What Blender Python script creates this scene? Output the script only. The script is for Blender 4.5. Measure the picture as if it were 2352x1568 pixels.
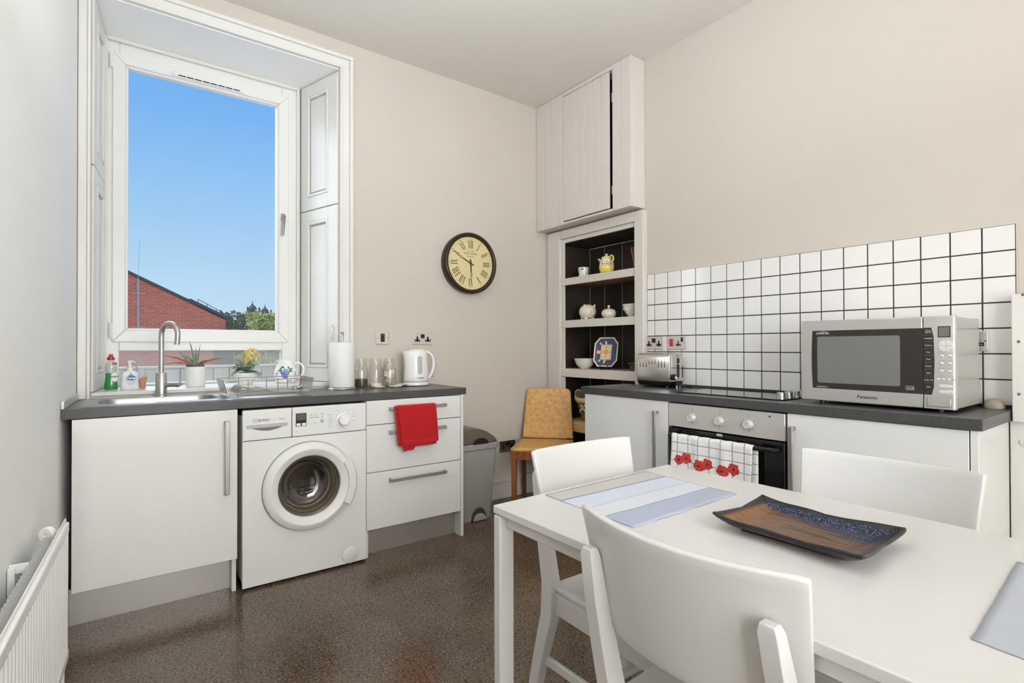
import bpy, bmesh, math, random
from mathutils import Vector, Matrix
random.seed(7)
SC = bpy.context.scene
for o in list(bpy.data.objects): bpy.data.objects.remove(o, do_unlink=True)
COL = SC.collection
PI = math.pi

# ------------------------------------------------------------------ camera
CAM_H, YAW, PIT, ROL, FPX, V0 = 1.1522, 0.6388, 0.0072, -0.0022, 1213.57, 788.82
Fh = Vector((math.sin(YAW), math.cos(YAW), 0)); R0 = Vector((math.cos(YAW), -math.sin(YAW), 0)); Z0 = Vector((0, 0, 1))
FW = math.cos(PIT)*Fh + math.sin(PIT)*Z0; U0 = math.cos(PIT)*Z0 - math.sin(PIT)*Fh
RT = math.cos(ROL)*R0 + math.sin(ROL)*U0; UP = math.cos(ROL)*U0 - math.sin(ROL)*R0
cd = bpy.data.cameras.new('camera'); cam = bpy.data.objects.new('camera', cd); COL.objects.link(cam)
cd.sensor_width = 36.0; cd.lens = FPX/2352*36.0; cd.shift_y = (V0-784)/2352; cd.clip_start = 0.02; cd.clip_end = 600
m = Matrix((RT, UP, -FW)).transposed().to_4x4(); m.translation = (0, 0, CAM_H); cam.matrix_world = m
SC.camera = cam

# ------------------------------------------------------------------ light
SC.view_settings.view_transform = 'Standard'; SC.view_settings.look = 'None'
SC.view_settings.gamma = 1.0; SC.view_settings.exposure = 0.2; SC.view_settings.use_curve_mapping = False
try:
    SC.cycles.use_denoising = True; SC.cycles.max_bounces = 10; SC.cycles.diffuse_bounces = 6; SC.cycles.transmission_bounces = 10; SC.cycles.transparent_max_bounces = 16
except Exception: pass

def lin(c):
    return tuple((x/255/12.92 if x/255 <= 0.04045 else ((x/255+0.055)/1.055)**2.4) for x in c) + (1.0,)

W = bpy.data.worlds.new('sky'); SC.world = W; W.use_nodes = True
nt = W.node_tree; nt.nodes.clear()
tc = nt.nodes.new('ShaderNodeTexCoord'); sx = nt.nodes.new('ShaderNodeSeparateXYZ'); cr = nt.nodes.new('ShaderNodeValToRGB')
bg = nt.nodes.new('ShaderNodeBackground'); ow = nt.nodes.new('ShaderNodeOutputWorld')
nt.links.new(tc.outputs['Generated'], sx.inputs[0]); nt.links.new(sx.outputs['Z'], cr.inputs[0])
el = cr.color_ramp.elements
el[0].position = 0.0; el[0].color = lin((204, 230, 249))
el[1].position = 1.0; el[1].color = lin((64, 140, 240))
for p, c in ((0.10, (190, 222, 248)), (0.22, (160, 206, 248)), (0.36, (122, 184, 248)), (0.50, (98, 168, 246))):
    e = el.new(p); e.color = lin(c)
bg.inputs['Strength'].default_value = 0.88
nt.links.new(cr.outputs[0], bg.inputs['Color']); nt.links.new(bg.outputs[0], ow.inputs[0])

def light(name, typ, loc, energy, col, size=0.3, rot=None, **k):
    l = bpy.data.lights.new(name, typ); l.energy = energy; l.color = col
    if typ == 'AREA':
        l.shape = 'RECTANGLE'; l.size = size; l.size_y = k.get('size_y', size)
    elif typ == 'SUN': l.angle = size
    else: l.shadow_soft_size = size
    o = bpy.data.objects.new(name, l); COL.objects.link(o); o.location = loc
    if rot is not None: o.rotation_euler = rot
    return o
def aim(o, d): o.rotation_euler = Vector(d).to_track_quat('-Z', 'Y').to_euler()
# hazy sun through the window, from the upper left of the view
s = light('sun', 'SUN', (0, 8, 8), 5.0, (0.96, 0.975, 1.0), math.radians(80)); aim(s, (0.40, -0.71, -0.58))
# fill added out of view, bounced off rear wall and ceiling; last, a small warm lamp near the right wall
l = light('bounce_fill', 'AREA', (0.3, -1.7, 1.2), 250, (0.82, 0.885, 1.0), 1.2, size_y=0.9); aim(l, (-0.25, -0.97, -0.05))
l = light('bounce_fill', 'AREA', (0.72, 1.0, 2.1), 31, (0.82, 0.885, 1.0), 1.3, size_y=0.8); aim(l, (0.05, 0.12, 1.0))
l = light('front_fill', 'AREA', (0.75, -0.75, 1.7), 15, (0.85, 0.905, 1.0), 1.3, size_y=1.0); aim(l, (0.06, 1.0, 0.10)); l.data.spread = math.radians(110)  # frontal fill added behind the camera to lift unit fronts and window reveal
light('ceiling_lamp', 'POINT', (1.9, -0.35, 2.5), 1.0, (1.0, 0.90, 0.76), 0.15)

# ------------------------------------------------------------------ materials
def mat(name, c, rough=0.5, metal=0.0, spec=0.5, bump=0.0, bscale=60, var=0.0, vscale=6, c2=None, coat=0.0, alpha=1, trans=0.0, ior=1.45, sheen=0.0, stretch=None, vdetail=3, aniso=0.0):
    M = bpy.data.materials.new(name); M.use_nodes = True
    n = M.node_tree; b = n.nodes['Principled BSDF']
    c = lin(c); b.inputs['Base Color'].default_value = c
    b.inputs['Roughness'].default_value = rough; b.inputs['Metallic'].default_value = metal
    b.inputs['Specular IOR Level'].default_value = spec; b.inputs['Coat Weight'].default_value = coat
    b.inputs['Transmission Weight'].default_value = trans; b.inputs['IOR'].default_value = ior
    b.inputs['Sheen Weight'].default_value = sheen; b.inputs['Coat Roughness'].default_value = 0.05
    t = n.nodes.new('ShaderNodeTexCoord'); mp = n.nodes.new('ShaderNodeMapping')
    if stretch: mp.inputs['Scale'].default_value = stretch
    n.links.new(t.outputs['Object'], mp.inputs[0])
    if var > 0 or c2 is not None:
        nz = n.nodes.new('ShaderNodeTexNoise'); nz.inputs['Scale'].default_value = vscale; nz.inputs['Detail'].default_value = vdetail
        n.links.new(mp.outputs[0], nz.inputs[0])
        r = n.nodes.new('ShaderNodeValToRGB')
        lo = lin(c2) if c2 is not None else tuple(x*(1-var) for x in c[:3]) + (1,)
        r.color_ramp.elements[0].position = 0.35; r.color_ramp.elements[0].color = lo
        r.color_ramp.elements[1].position = 0.65; r.color_ramp.elements[1].color = c
        n.links.new(nz.outputs[0], r.inputs[0]); n.links.new(r.outputs[0], b.inputs['Base Color'])
    if bump > 0:
        nb = n.nodes.new('ShaderNodeTexNoise'); nb.inputs['Scale'].default_value = bscale; nb.inputs['Detail'].default_value = 4
        n.links.new(mp.outputs[0], nb.inputs[0])
        bm = n.nodes.new('ShaderNodeBump'); bm.inputs['Strength'].default_value = bump; bm.inputs['Distance'].default_value = 0.002
        n.links.new(nb.outputs[0], bm.inputs['Height']); n.links.new(bm.outputs[0], b.inputs['Normal'])
    return M
def nmath(n, op, a, b=None):
    x = n.nodes.new('ShaderNodeMath'); x.operation = op
    for i, v in enumerate((a, b)):
        if v is None: continue
        if isinstance(v, (int, float)): x.inputs[i].default_value = v
        else: n.links.new(v, x.inputs[i])
    return x.outputs[0]
def nmix(n, f, a, b):
    x = n.nodes.new('ShaderNodeMix'); x.data_type = 'RGBA'
    for i, v in ((0, f), (6, a), (7, b)):
        if isinstance(v, (int, float)): x.inputs[i].default_value = v
        elif isinstance(v, tuple): x.inputs[i].default_value = v
        else: n.links.new(v, x.inputs[i])
    return x.outputs[2]
def ncoord(n):
    t = n.nodes.new('ShaderNodeTexCoord'); q = n.nodes.new('ShaderNodeSeparateXYZ'); n.links.new(t.outputs['Object'], q.inputs[0]); return q.outputs, t.outputs['Object']
def nnoise(n, vec, sc, det=3, scale3=None):
    if scale3:
        mp = n.nodes.new('ShaderNodeMapping'); mp.inputs['Scale'].default_value = scale3; n.links.new(vec, mp.inputs[0]); vec = mp.outputs[0]
    z = n.nodes.new('ShaderNodeTexNoise'); z.inputs['Scale'].default_value = sc; z.inputs['Detail'].default_value = det; n.links.new(vec, z.inputs[0]); return z.outputs[0]
def nramp(n, f, stops):
    r = n.nodes.new('ShaderNodeValToRGB'); e = r.color_ramp.elements
    e[0].position, e[0].color = stops[0][0], lin(stops[0][1]); e[1].position, e[1].color = stops[-1][0], lin(stops[-1][1])
    for p, c in stops[1:-1]: x = e.new(p); x.color = lin(c)
    n.links.new(f, r.inputs[0]); return r.outputs[0]

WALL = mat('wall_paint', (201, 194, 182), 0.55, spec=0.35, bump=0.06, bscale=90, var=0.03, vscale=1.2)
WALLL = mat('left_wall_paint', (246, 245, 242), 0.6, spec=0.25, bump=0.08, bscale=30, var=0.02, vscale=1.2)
CEIL = mat('ceiling_paint', (222, 218, 208), 0.7, spec=0.2, bump=0.04, bscale=40)
GLOSSW = mat('white_gloss_woodwork', (222, 220, 214), 0.3, spec=0.5, bump=0.08, bscale=25, var=0.02, vscale=9)
CREAMW = mat('cream_woodwork', (212, 206, 198), 0.38, spec=0.5, bump=0.06, bscale=25, var=0.015, vscale=5)
UPVC = mat('white_upvc', (228, 227, 222), 0.3, spec=0.5)
UNIT = mat('white_gloss_unit', (219, 218, 214), 0.14, spec=0.5, coat=0.3, bump=0.015, bscale=3)
UNITE = mat('white_unit_edge', (216, 214, 210), 0.3)
APPL = mat('white_enamel', (221, 220, 216), 0.24, spec=0.5)
STEEL = mat('brushed_steel', (196, 194, 190), 0.32, metal=1.0, bump=0.03, bscale=20, stretch=(1, 1, 40))
PLINTH = mat('brushed_aluminium_plinth', (182, 178, 172), 0.42, metal=0.85, bump=0.03, bscale=40, stretch=(2, 2, 60))
SINK = mat('sink_steel', (160, 161, 162), 0.33, metal=1.0)
CHROME = mat('chrome', (222, 222, 222), 0.08, metal=1.0)
PLATE = mat('satin_steel_plate', (204, 199, 193), 0.3, metal=0.45)
HANDM2 = mat('satin_handle', (166, 163, 159), .36, metal=.9)
HANDM = mat('handle_metal', (150, 149, 147), .3, metal=.8)
BLACK = mat('black_plastic', (22, 21, 20), 0.35)
DARKG = mat('dark_gap', (18, 17, 16), 0.9)
BGLASS = mat('black_glass', (14, 14, 14), 0.06, spec=0.6)
WHITEP = mat('white_plastic', (232, 231, 228), 0.25)
LIGHTG = mat('light_grey_print', (176, 176, 172), 0.5)
MIDG = mat('grey_print', (110, 108, 105), 0.5)
CERW = mat('white_ceramic', (226, 222, 212), 0.12, spec=0.6)
TABLE = mat('white_table_lacquer', (202, 200, 196), 0.26, spec=0.45)
CHAIRM = mat('white_chair_lacquer', (203, 201, 197), 0.33, spec=0.45)
TILE = mat('white_tile_glaze', (230, 228, 225), 0.08, spec=0.55, bump=0.01, bscale=8)
GROUT = mat('dark_grout', (66, 60, 56), 0.8)
REDT = mat('red_terry', (178, 30, 32), 0.95, spec=0.1, bump=0.8, bscale=420, sheen=0.25)
WOODO = mat('orange_wood', (146, 82, 36), 0.4, c2=(120, 62, 26), vscale=9, stretch=(6, 6, 0.7))
TAN = mat('tan_leather', (222, 176, 106), 0.42, c2=(200, 150, 86), vscale=38, vdetail=6, bump=0.15, bscale=120)
BINM = mat('grey_bin_plastic', (166, 162, 155), 0.34, metal=0.2, bump=0.03, bscale=160)
BINLID = mat('dark_bin_lid', (112, 102, 88), 0.3, metal=0.3)
RADW = mat('radiator_white', (236, 235, 231), 0.3)
DARKW = mat('black_alcove_paint', (62, 54, 43), 0.42, c2=(40, 34, 27), vscale=3)
SHELFB = mat('bare_brown_shelf', (160, 116, 78), 0.6, c2=(130, 92, 60), vscale=8, stretch=(1, 8, 1))
SHELFT = mat('worn_shelf_top', (190, 182, 166), 0.6, c2=(150, 140, 122), vscale=20)
PINE = mat('bare_pine', (216, 182, 132), 0.55, c2=(198, 160, 110), vscale=8, stretch=(10, 1, 10))
TERRA = mat('terracotta', (206, 152, 122), 0.8, var=0.08, vscale=30)
STONE = mat('grey_stone', (200, 198, 190), 0.9, var=0.12, vscale=9, bump=0.3, bscale=40)
SLATE = mat('slate', (70, 68, 68), 0.8)
PAPER = mat('kitchen_paper', (238, 238, 236), 0.9, spec=0.1)
HOBG = BGLASS
YEL = mat('yellow_glaze', (232, 208, 104), 0.15)
BLUEP = mat('blue_paint', (104, 122, 190), 0.3)
GREENP = mat('green_paint', (84, 128, 76), 0.4)
DARKB = mat('dark_bronze', (54, 44, 32), 0.28, metal=0.35)
INK = mat('dark_ink', (52, 44, 32), 0.5)
BLUEL = mat('blue_label', (44, 84, 160), 0.4)
CREAMP = mat('cream_dial', (226, 210, 160), 0.5)
REDP = mat('red_plastic', (186, 44, 44), 0.3)
BOSCHR = mat('red_print', (136, 98, 98), 0.5)

def glass_mat(name, tint=(255, 255, 255), rough=0.0, gloss=1.0, dust=0.0):
    M = bpy.data.materials.new(name); M.use_nodes = True; n = M.node_tree; n.nodes.clear()
    o = n.nodes.new('ShaderNodeOutputMaterial'); tr = n.nodes.new('ShaderNodeBsdfTransparent'); gl = n.nodes.new('ShaderNodeBsdfGlossy')
    fr = n.nodes.new('ShaderNodeLayerWeight'); fr.inputs[0].default_value = 0.5; mx = n.nodes.new('ShaderNodeMixShader')
    tr.inputs[0].default_value = lin(tint); gl.inputs['Roughness'].default_value = rough
    f = nmath(n, 'MULTIPLY', nmath(n, 'ADD', nmath(n, 'MULTIPLY', nmath(n, 'POWER', fr.outputs['Facing'], 4.0), 0.6), 0.035), gloss)
    n.links.new(f, mx.inputs[0]); n.links.new(tr.outputs[0], mx.inputs[1]); n.links.new(gl.outputs[0], mx.inputs[2]); res = mx.outputs[0]
    if dust:
        df = n.nodes.new('ShaderNodeBsdfDiffuse'); df.inputs[0].default_value = lin((225, 223, 220)); m2 = n.nodes.new('ShaderNodeMixShader'); m2.inputs[0].default_value = dust
        n.links.new(res, m2.inputs[1]); n.links.new(df.outputs[0], m2.inputs[2]); res = m2.outputs[0]
    n.links.new(res, o.inputs[0])
    return M
PANE = glass_mat('window_glass', (250, 252, 252), gloss=0.02, dust=0.02)
PANE2 = glass_mat('dusty_lower_glass', (250, 252, 252), gloss=0.08, dust=0.22)
CRYSTAL = glass_mat('clock_glass', (252, 252, 250), gloss=0.6)
JAR = glass_mat('jar_glass', (254, 254, 253), gloss=1.4)
CLEARP = glass_mat('clear_plastic', (236, 238, 236), 0.05, 1.2)
DOORG = glass_mat('washer_door_glass', (196, 192, 186), gloss=3.0)

def floor_mat():
    M = mat('speckled_floor', (90, 74, 58), 0.16, spec=0.5); n = M.node_tree; b = n.nodes['Principled BSDF']
    q, ob = ncoord(n)
    big = nnoise(n, ob, 3.0, 4); base = nramp(n, big, [(0.3, (80, 66, 53)), (0.7, (102, 86, 70))])
    f1 = nnoise(n, ob, 95, 2); s1 = nramp(n, f1, [(0.38, (0, 0, 0)), (0.44, (255, 255, 255))])
    c = nmix(n, s1, lin((38, 30, 24)), base)
    f2 = nnoise(n, ob, 130, 2); s2 = nramp(n, f2, [(0.58, (0, 0, 0)), (0.66, (255, 255, 255))])
    c = nmix(n, s2, c, lin((140, 120, 100)))
    n.links.new(c, b.inputs['Base Color'])
    rr = nnoise(n, ob, 5, 4); n.links.new(nmath(n, 'ADD', nmath(n, 'MULTIPLY', rr, 0.12), 0.13), b.inputs['Roughness'])
    return M
FLOOR = floor_mat()
def worktop_mat():
    M = mat('dark_grey_laminate', (84, 83, 82), 0.3, spec=0.5); n = M.node_tree; b = n.nodes['Principled BSDF']
    q, ob = ncoord(n); f = nnoise(n, ob, 520, 2)
    n.links.new(nramp(n, f, [(0.32, (52, 52, 52)), (0.5, (64, 63, 63)), (0.70, (90, 89, 88))]), b.inputs['Base Color']); return M
WORK = worktop_mat()
def brick_mat():
    M = mat('red_brick', (150, 84, 72), 0.9, spec=0.1); n = M.node_tree; b = n.nodes['Principled BSDF']
    t = n.nodes.new('ShaderNodeTexCoord'); mp = n.nodes.new('ShaderNodeMapping'); mp.inputs['Rotation'].default_value = (PI/2, 0, 0)
    n.links.new(t.outputs['Object'], mp.inputs[0])
    br = n.nodes.new('ShaderNodeTexBrick'); br.inputs['Scale'].default_value = 1.0; br.inputs['Brick Width'].default_value = 0.225; br.inputs['Row Height'].default_value = 0.075
    br.inputs['Mortar Size'].default_value = 0.008; br.inputs['Color1'].default_value = lin((244, 122, 88)); br.inputs['Color2'].default_value = lin((226, 104, 74)); br.inputs['Mortar'].default_value = lin((240, 166, 138))
    n.links.new(mp.outputs[0], br.inputs[0])
    f = nnoise(n, t.outputs['Object'], 1.4, 5); c = nmix(n, nmath(n, 'MULTIPLY', f, 0.35), br.outputs[0], lin((206, 100, 74)))
    f2 = nnoise(n, t.outputs['Object'], 9, 2); s2 = nramp(n, f2, [(0.70, (0, 0, 0)), (0.74, (255, 255, 255))])
    n.links.new(nmix(n, s2, c, lin((220, 190, 182))), b.inputs['Base Color']); return M
BRICK = brick_mat()

# ------------------------------------------------------------------ mesh helpers
class MB:
    def __init__(s): s.v = []; s.f = []; s.m = []
    def add(s, vs, fs, mi=0):
        k = len(s.v); s.v += [Vector(p) for p in vs]; s.f += [tuple(i+k for i in f) for f in fs]; s.m += [mi]*len(fs); return s
    def hexa(s, p, mi=0):
        return s.add(p, [(0, 3, 2, 1), (4, 5, 6, 7), (0, 1, 5, 4), (1, 2, 6, 5), (2, 3, 7, 6), (3, 0, 4, 7)], mi)
    def box(s, x0, x1, y0, y1, z0, z1, mi=0):
        return s.hexa([(x0, y0, z0), (x1, y0, z0), (x1, y1, z0), (x0, y1, z0), (x0, y0, z1), (x1, y0, z1), (x1, y1, z1), (x0, y1, z1)], mi)
    def prism(s, poly, d, mi=0):
        n = len(poly); d = Vector(d); a = [Vector(p) for p in poly]
        return s.add(a + [p+d for p in a], [tuple(range(n))[::-1], tuple(range(n, 2*n))] + [(i, (i+1) % n, (i+1) % n + n, i+n) for i in range(n)], mi)
    def tube(s, pts, r, n=8, closed=False, mi=0, sq=None):
        pts = [Vector(p) for p in pts]; N = len(pts); rr = r if isinstance(r, (list, tuple)) else [r]*N
        tan = []
        for i in range(N):
            a = pts[(i-1) % N] if (closed or i > 0) else pts[i]; b = pts[(i+1) % N] if (closed or i < N-1) else pts[i]
            tan.append((b-a).normalized())
        ref = Vector((0, 0, 1)) if abs(tan[0].z) < 0.9 else Vector((1, 0, 0))
        u = (ref - ref.dot(tan[0])*tan[0]).normalized(); vs = []
        for i in range(N):
            u = (u - u.dot(tan[i])*tan[i]).normalized(); w = tan[i].cross(u)
            for k in range(n):
                a = 2*PI*(k+0.5)/n; vs.append(pts[i] + rr[i]*(math.cos(a)*u + math.sin(a)*w))
        fs = []
        for i in range(N if closed else N-1):
            j = (i+1) % N
            for k in range(n): fs.append((i*n+k, i*n+(k+1) % n, j*n+(k+1) % n, j*n+k))
        if not closed: fs += [tuple(range(n))[::-1], tuple(range((N-1)*n, N*n))]
        return s.add(vs, fs, mi)
    def lathe(s, prof, c=(0, 0, 0), n=24, ax=(0, 0, 1), mi=0, sx=1.0, sy=1.0, ang=0.0):
        c = Vector(c); A = Vector(ax).normalized(); ref = Vector((1, 0, 0)) if abs(A.x) < 0.9 else Vector((0, 1, 0))
        u = (ref-ref.dot(A)*A).normalized(); w = A.cross(u); vs = []; fs = []; idx = []
        for r, z in prof:
            if r < 1e-6: idx.append([len(vs)]*n); vs.append(c+A*z)
            else:
                idx.append(list(range(len(vs), len(vs)+n)))
                for k in range(n):
                    a = 2*PI*k/n + ang; vs.append(c + A*z + r*(sx*math.cos(a)*u + sy*math.sin(a)*w))
        for i in range(len(prof)-1):
            for k in range(n):
                q = [idx[i][k], idx[i][(k+1) % n], idx[i+1][(k+1) % n], idx[i+1][k]]; q2 = []
                for t in q:
                    if t not in q2: q2.append(t)
                if len(q2) > 2: fs.append(tuple(q2))
        if prof[0][0] > 1e-6 : fs.append(tuple(idx[0])[::-1]) if s.caps else None
        if prof[-1][0] > 1e-6: fs.append(tuple(idx[-1])) if s.caps else None
        return s.add(vs, fs, mi)
    caps = False
    def cyl(s, p0, p1, r, n=16, mi=0): return s.tube([p0, p1], r, n, mi=mi)
    def grid(s, fn, nu, nv, mi=0, closed_u=False):
        vs = [fn(i/nu, j/nv) for j in range(nv+1) for i in range(nu+1)]
        return s.add(vs, [(j*(nu+1)+i, j*(nu+1)+i+1, (j+1)*(nu+1)+i+1, (j+1)*(nu+1)+i) for j in range(nv) for i in range(nu)], mi)
    def sphere(s, c, r, n=14, k=9, mi=0, sc=(1, 1, 1)):
        c = Vector(c); prof = [(math.sin(PI*i/k)*r, -math.cos(PI*i/k)*r) for i in range(k+1)]
        b = MB(); b.lathe(prof, (0, 0, 0), n)
        return s.add([c+Vector((p.x*sc[0], p.y*sc[1], p.z*sc[2])) for p in b.v], b.f, mi)
def sp(pts, k=4):
    P_ = [Vector(p) for p in pts]; out = []
    for i in range(len(P_)-1):
        a, b, c, d = P_[max(0, i-1)], P_[i], P_[i+1], P_[min(len(P_)-1, i+2)]
        for j in range(k):
            t = j/k; out.append(.5*((2*b)+(c-a)*t+(2*a-5*b+4*c-d)*t*t+(3*b-a-3*c+d)*t**3))
    return out+[P_[-1]]
OFF = {}
def tag(o, label=None, cat=None, group=None, kind=None):
    if label: o['label'] = label
    if cat: o['category'] = cat
    if group: o['group'] = group
    if kind: o['kind'] = kind
    return o
def thing(name, loc, label=None, cat=None, group=None, kind=None, rot=0.0, local=False):
    o = bpy.data.objects.new(name, None); COL.objects.link(o); o.location = loc; o.rotation_euler = (0, 0, rot); o.empty_display_size = 0.05
    OFF[o.name] = Vector((0, 0, 0)) if local else Vector(loc)
    return tag(o, label, cat, group, kind)
def obj(name, mb, mats, parent=None, bevel=0.0, seg=2, smooth=35, solid=0.0, solid_off=0.0, sub=0, label=None, kind=None, cat=None, group=None, local=False, loc=None):
    me = bpy.data.meshes.new(name); off = OFF.get(parent.name, Vector((0, 0, 0))) if parent else (Vector(loc) if loc else Vector((0, 0, 0)))
    me.from_pydata([p-off for p in mb.v], [], mb.f)
    ms = mats if isinstance(mats, (list, tuple)) else [mats]
    for x in ms: me.materials.append(x)
    for p, i in zip(me.polygons, mb.m): p.material_index = i
    b = bmesh.new(); b.from_mesh(me); bmesh.ops.recalc_face_normals(b, faces=b.faces[:]); b.to_mesh(me); b.free()
    o = bpy.data.objects.new(name, me); COL.objects.link(o)
    if parent: o.parent = parent
    elif loc: o.location = loc
    OFF[o.name] = off
    if smooth:
        for p in me.polygons: p.use_smooth = True
        if not sub: me.set_sharp_from_angle(angle=math.radians(smooth))
    if solid: q = o.modifiers.new('s', 'SOLIDIFY'); q.thickness = solid; q.offset = solid_off
    if bevel: q = o.modifiers.new('b', 'BEVEL'); q.width = bevel; q.segments = seg; q.limit_method = 'ANGLE'; q.angle_limit = math.radians(40)
    if sub: q = o.modifiers.new('u', 'SUBSURF'); q.levels = sub; q.render_levels = sub
    return tag(o, label, cat, group, kind)
def textmb(items):
    """items: (string, size, origin(center), right, up, depth) -> MB"""
    mb = MB()
    for st, size, org, rt, up, *rest in items:
        cu = bpy.data.curves.new('t', 'FONT'); cu.body = st; cu.size = size; cu.align_x = 'CENTER'; cu.align_y = 'CENTER'; cu.resolution_u = 2; cu.extrude = 0
        if rest: cu.offset = rest[0]
        ob = bpy.data.objects.new('t', cu); COL.objects.link(ob)
        bpy.context.view_layer.update()
        me = bpy.data.meshes.new_from_object(ob.evaluated_get(bpy.context.evaluated_depsgraph_get()))
        org = Vector(org); rt = Vector(rt).normalized(); up = Vector(up).normalized()
        mb.add([org + rt*v.co.x + up*v.co.y for v in me.vertices], [tuple(p.vertices) for p in me.polygons])
        bpy.data.objects.remove(ob); bpy.data.curves.remove(cu); bpy.data.meshes.remove(me)
    return mb
def copy_tree(o, parent=None):
    c = o.copy(); COL.objects.link(c)
    if parent: c.parent = parent
    for ch in list(o.children): copy_tree(ch, c)
    return c
def ribbon(mb, pts, w, up, mi=0, t=0.0):
    """flat strip of half-width w along pts, facing normal up"""
    up = Vector(up); pts = [Vector(p) for p in pts]; vs = []
    for i, p in enumerate(pts):
        d = (pts[min(i+1, len(pts)-1)] - pts[max(i-1, 0)]).normalized(); sd = d.cross(up).normalized()
        ww = w[i] if isinstance(w, (list, tuple)) else w
        vs += [p-sd*ww, p+sd*ww]
    mb.add(vs, [(2*i, 2*i+1, 2*i+3, 2*i+2) for i in range(len(pts)-1)], mi)
def disc(mb, c, r, rt, up, n=16, mi=0, ry=None):
    c = Vector(c); rt = Vector(rt); up = Vector(up); ry = ry or r
    mb.add([c+rt*r*math.cos(2*PI*k/n)+up*ry*math.sin(2*PI*k/n) for k in range(n)], [tuple(range(n))], mi)
def rect(mb, c, w, h, rt, up, mi=0):
    c = Vector(c); rt = Vector(rt)*w/2; up = Vector(up)*h/2
    mb.add([c-rt-up, c+rt-up, c+rt+up, c-rt+up], [(0, 1, 2, 3)], mi)
def rrect(cx, cy, hx, hy, r, n=5):
    out = []
    for sx, sy, a0 in ((1, 1, 0), (-1, 1, PI/2), (-1, -1, PI), (1, -1, 1.5*PI)):
        for k in range(n+1):
            a = a0 + (PI/2)*k/n; out.append((cx+sx*(hx-r)+r*math.cos(a), cy+sy*(hy-r)+r*math.sin(a)))
    return out
def loft(mb, rings, mi=0, cap0=True, cap1=True):
    n = len(rings[0]); k = sum(rings, [])
    fs = [(i*n+j, i*n+(j+1) % n, (i+1)*n+(j+1) % n, (i+1)*n+j) for i in range(len(rings)-1) for j in range(n)]
    if cap0: fs.append(tuple(range(n))[::-1])
    if cap1: fs.append(tuple(range((len(rings)-1)*n, len(rings)*n)))
    mb.add(k, fs, mi)

# ================================================================== SETTING
YW, XW, ZC, YB = 3.302, 2.841, 3.085, -3.3
def xl(y): return -0.166 - 0.05*(YW-y)
def S(name, mb, m, parent=None, **k): return obj(name, mb, m, parent, kind=None if parent else 'structure', **k)
S('floor', MB().box(-0.8, 3.4, YB-0.1, 3.80, -0.12, 0), FLOOR)
S('ceiling', MB().box(-0.8, 3.4, YB-0.1, 3.80, ZC, ZC+0.1), CEIL)
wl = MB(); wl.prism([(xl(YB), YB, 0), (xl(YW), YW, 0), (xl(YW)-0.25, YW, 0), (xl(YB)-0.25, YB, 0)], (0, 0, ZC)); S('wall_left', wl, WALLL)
S('wall_front', MB().box(-0.8, 3.4, YB-0.1, YB, 0, ZC), WALL)
# window wall with a splayed opening
OX0, OX1, BX0, BX1, OZ0, OZ1, BZ1 = -0.115, 1.104, -0.075, 0.978, 0.915, 2.907, 2.893
YG = 3.70
wb = MB()
wb.prism([(xl(YW)-0.25, YW, 0), (OX0, YW, 0), (BX0, YG, 0), (BX0, YG+0.12, 0), (xl(YW)-0.25, YG+0.12, 0)], (0, 0, ZC))
wb.prism([(OX1, YW, 0), (XW+0.6, YW, 0), (XW+0.6, YG+0.12, 0), (BX1, YG+0.12, 0), (BX1, YG, 0)], (0, 0, ZC))
wb.box(OX0, OX1, YW, YG+0.12, 0, OZ0)
wb.hexa([(OX0, YW, OZ1), (OX1, YW, OZ1), (BX1, YG, BZ1), (BX0, YG, BZ1), (OX0, YW, ZC), (OX1, YW, ZC), (BX1, YG, ZC), (BX0, YG, ZC)])
wb.box(BX0, BX1, YG, YG+0.12, BZ1, ZC)
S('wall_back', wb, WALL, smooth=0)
# right wall with the alcove cut out
AY0, AY1, AZ1, AX = 2.375, 3.155, 1.985, 3.15
wr = MB()
wr.box(XW, XW+0.12, YB, AY0, 0, ZC); wr.box(XW, XW+0.12, AY1, YW, 0, ZC); wr.box(XW, XW+0.12, AY0, AY1, AZ1+0.02, ZC)
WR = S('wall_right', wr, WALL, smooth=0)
# tiles: 17 full columns and one cut column, 7 rows, recessed dark joints
P, YT, ZT = 0.1031, 2.2367, 1.6374
g = MB().box(XW-0.003, XW+0.001, YT-17*P, 2.298, 0.9045, ZT); obj('grout', g, GROUT, WR)
def tile_mesh(w):
    return MB().hexa([(0, 0, 0), (0.006, 0, 0), (0.006, w, 0), (0, w, 0), (0.0, 0, P-0.0056), (0.006, 0, P-0.0056), (0.006, w, P-0.0056), (0, w, P-0.0056)])
def tile(col, row, proto):
    y = YT-(col+1)*P+0.0028 if col >= 0 else YT+0.0028
    if proto[0] is None:
        w = P-0.0056 if col >= 0 else 0.055
        proto[0] = o = obj('tile', tile_mesh(w), TILE, WR, bevel=0.0008, seg=1)
    else:
        o = proto[0].copy(); COL.objects.link(o)
    o.location = (XW-0.0075+random.uniform(-.0004, .0004), y, ZT-(row+1)*P+0.0028)
pf, pc = [None], [None]
for r in range(7):
    tile(-1, r, pc)
    for c in range(17): tile(c, r, pf)
tt = MB().box(XW-0.010, XW, YT-17*P-0.006, YT-17*P, 0.905, ZT+0.004); tt.box(XW-0.009, XW, YT-17*P-0.004, 2.298, ZT-0.0015, ZT+0.004)
S('trim_1', tt, PLATE)
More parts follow.
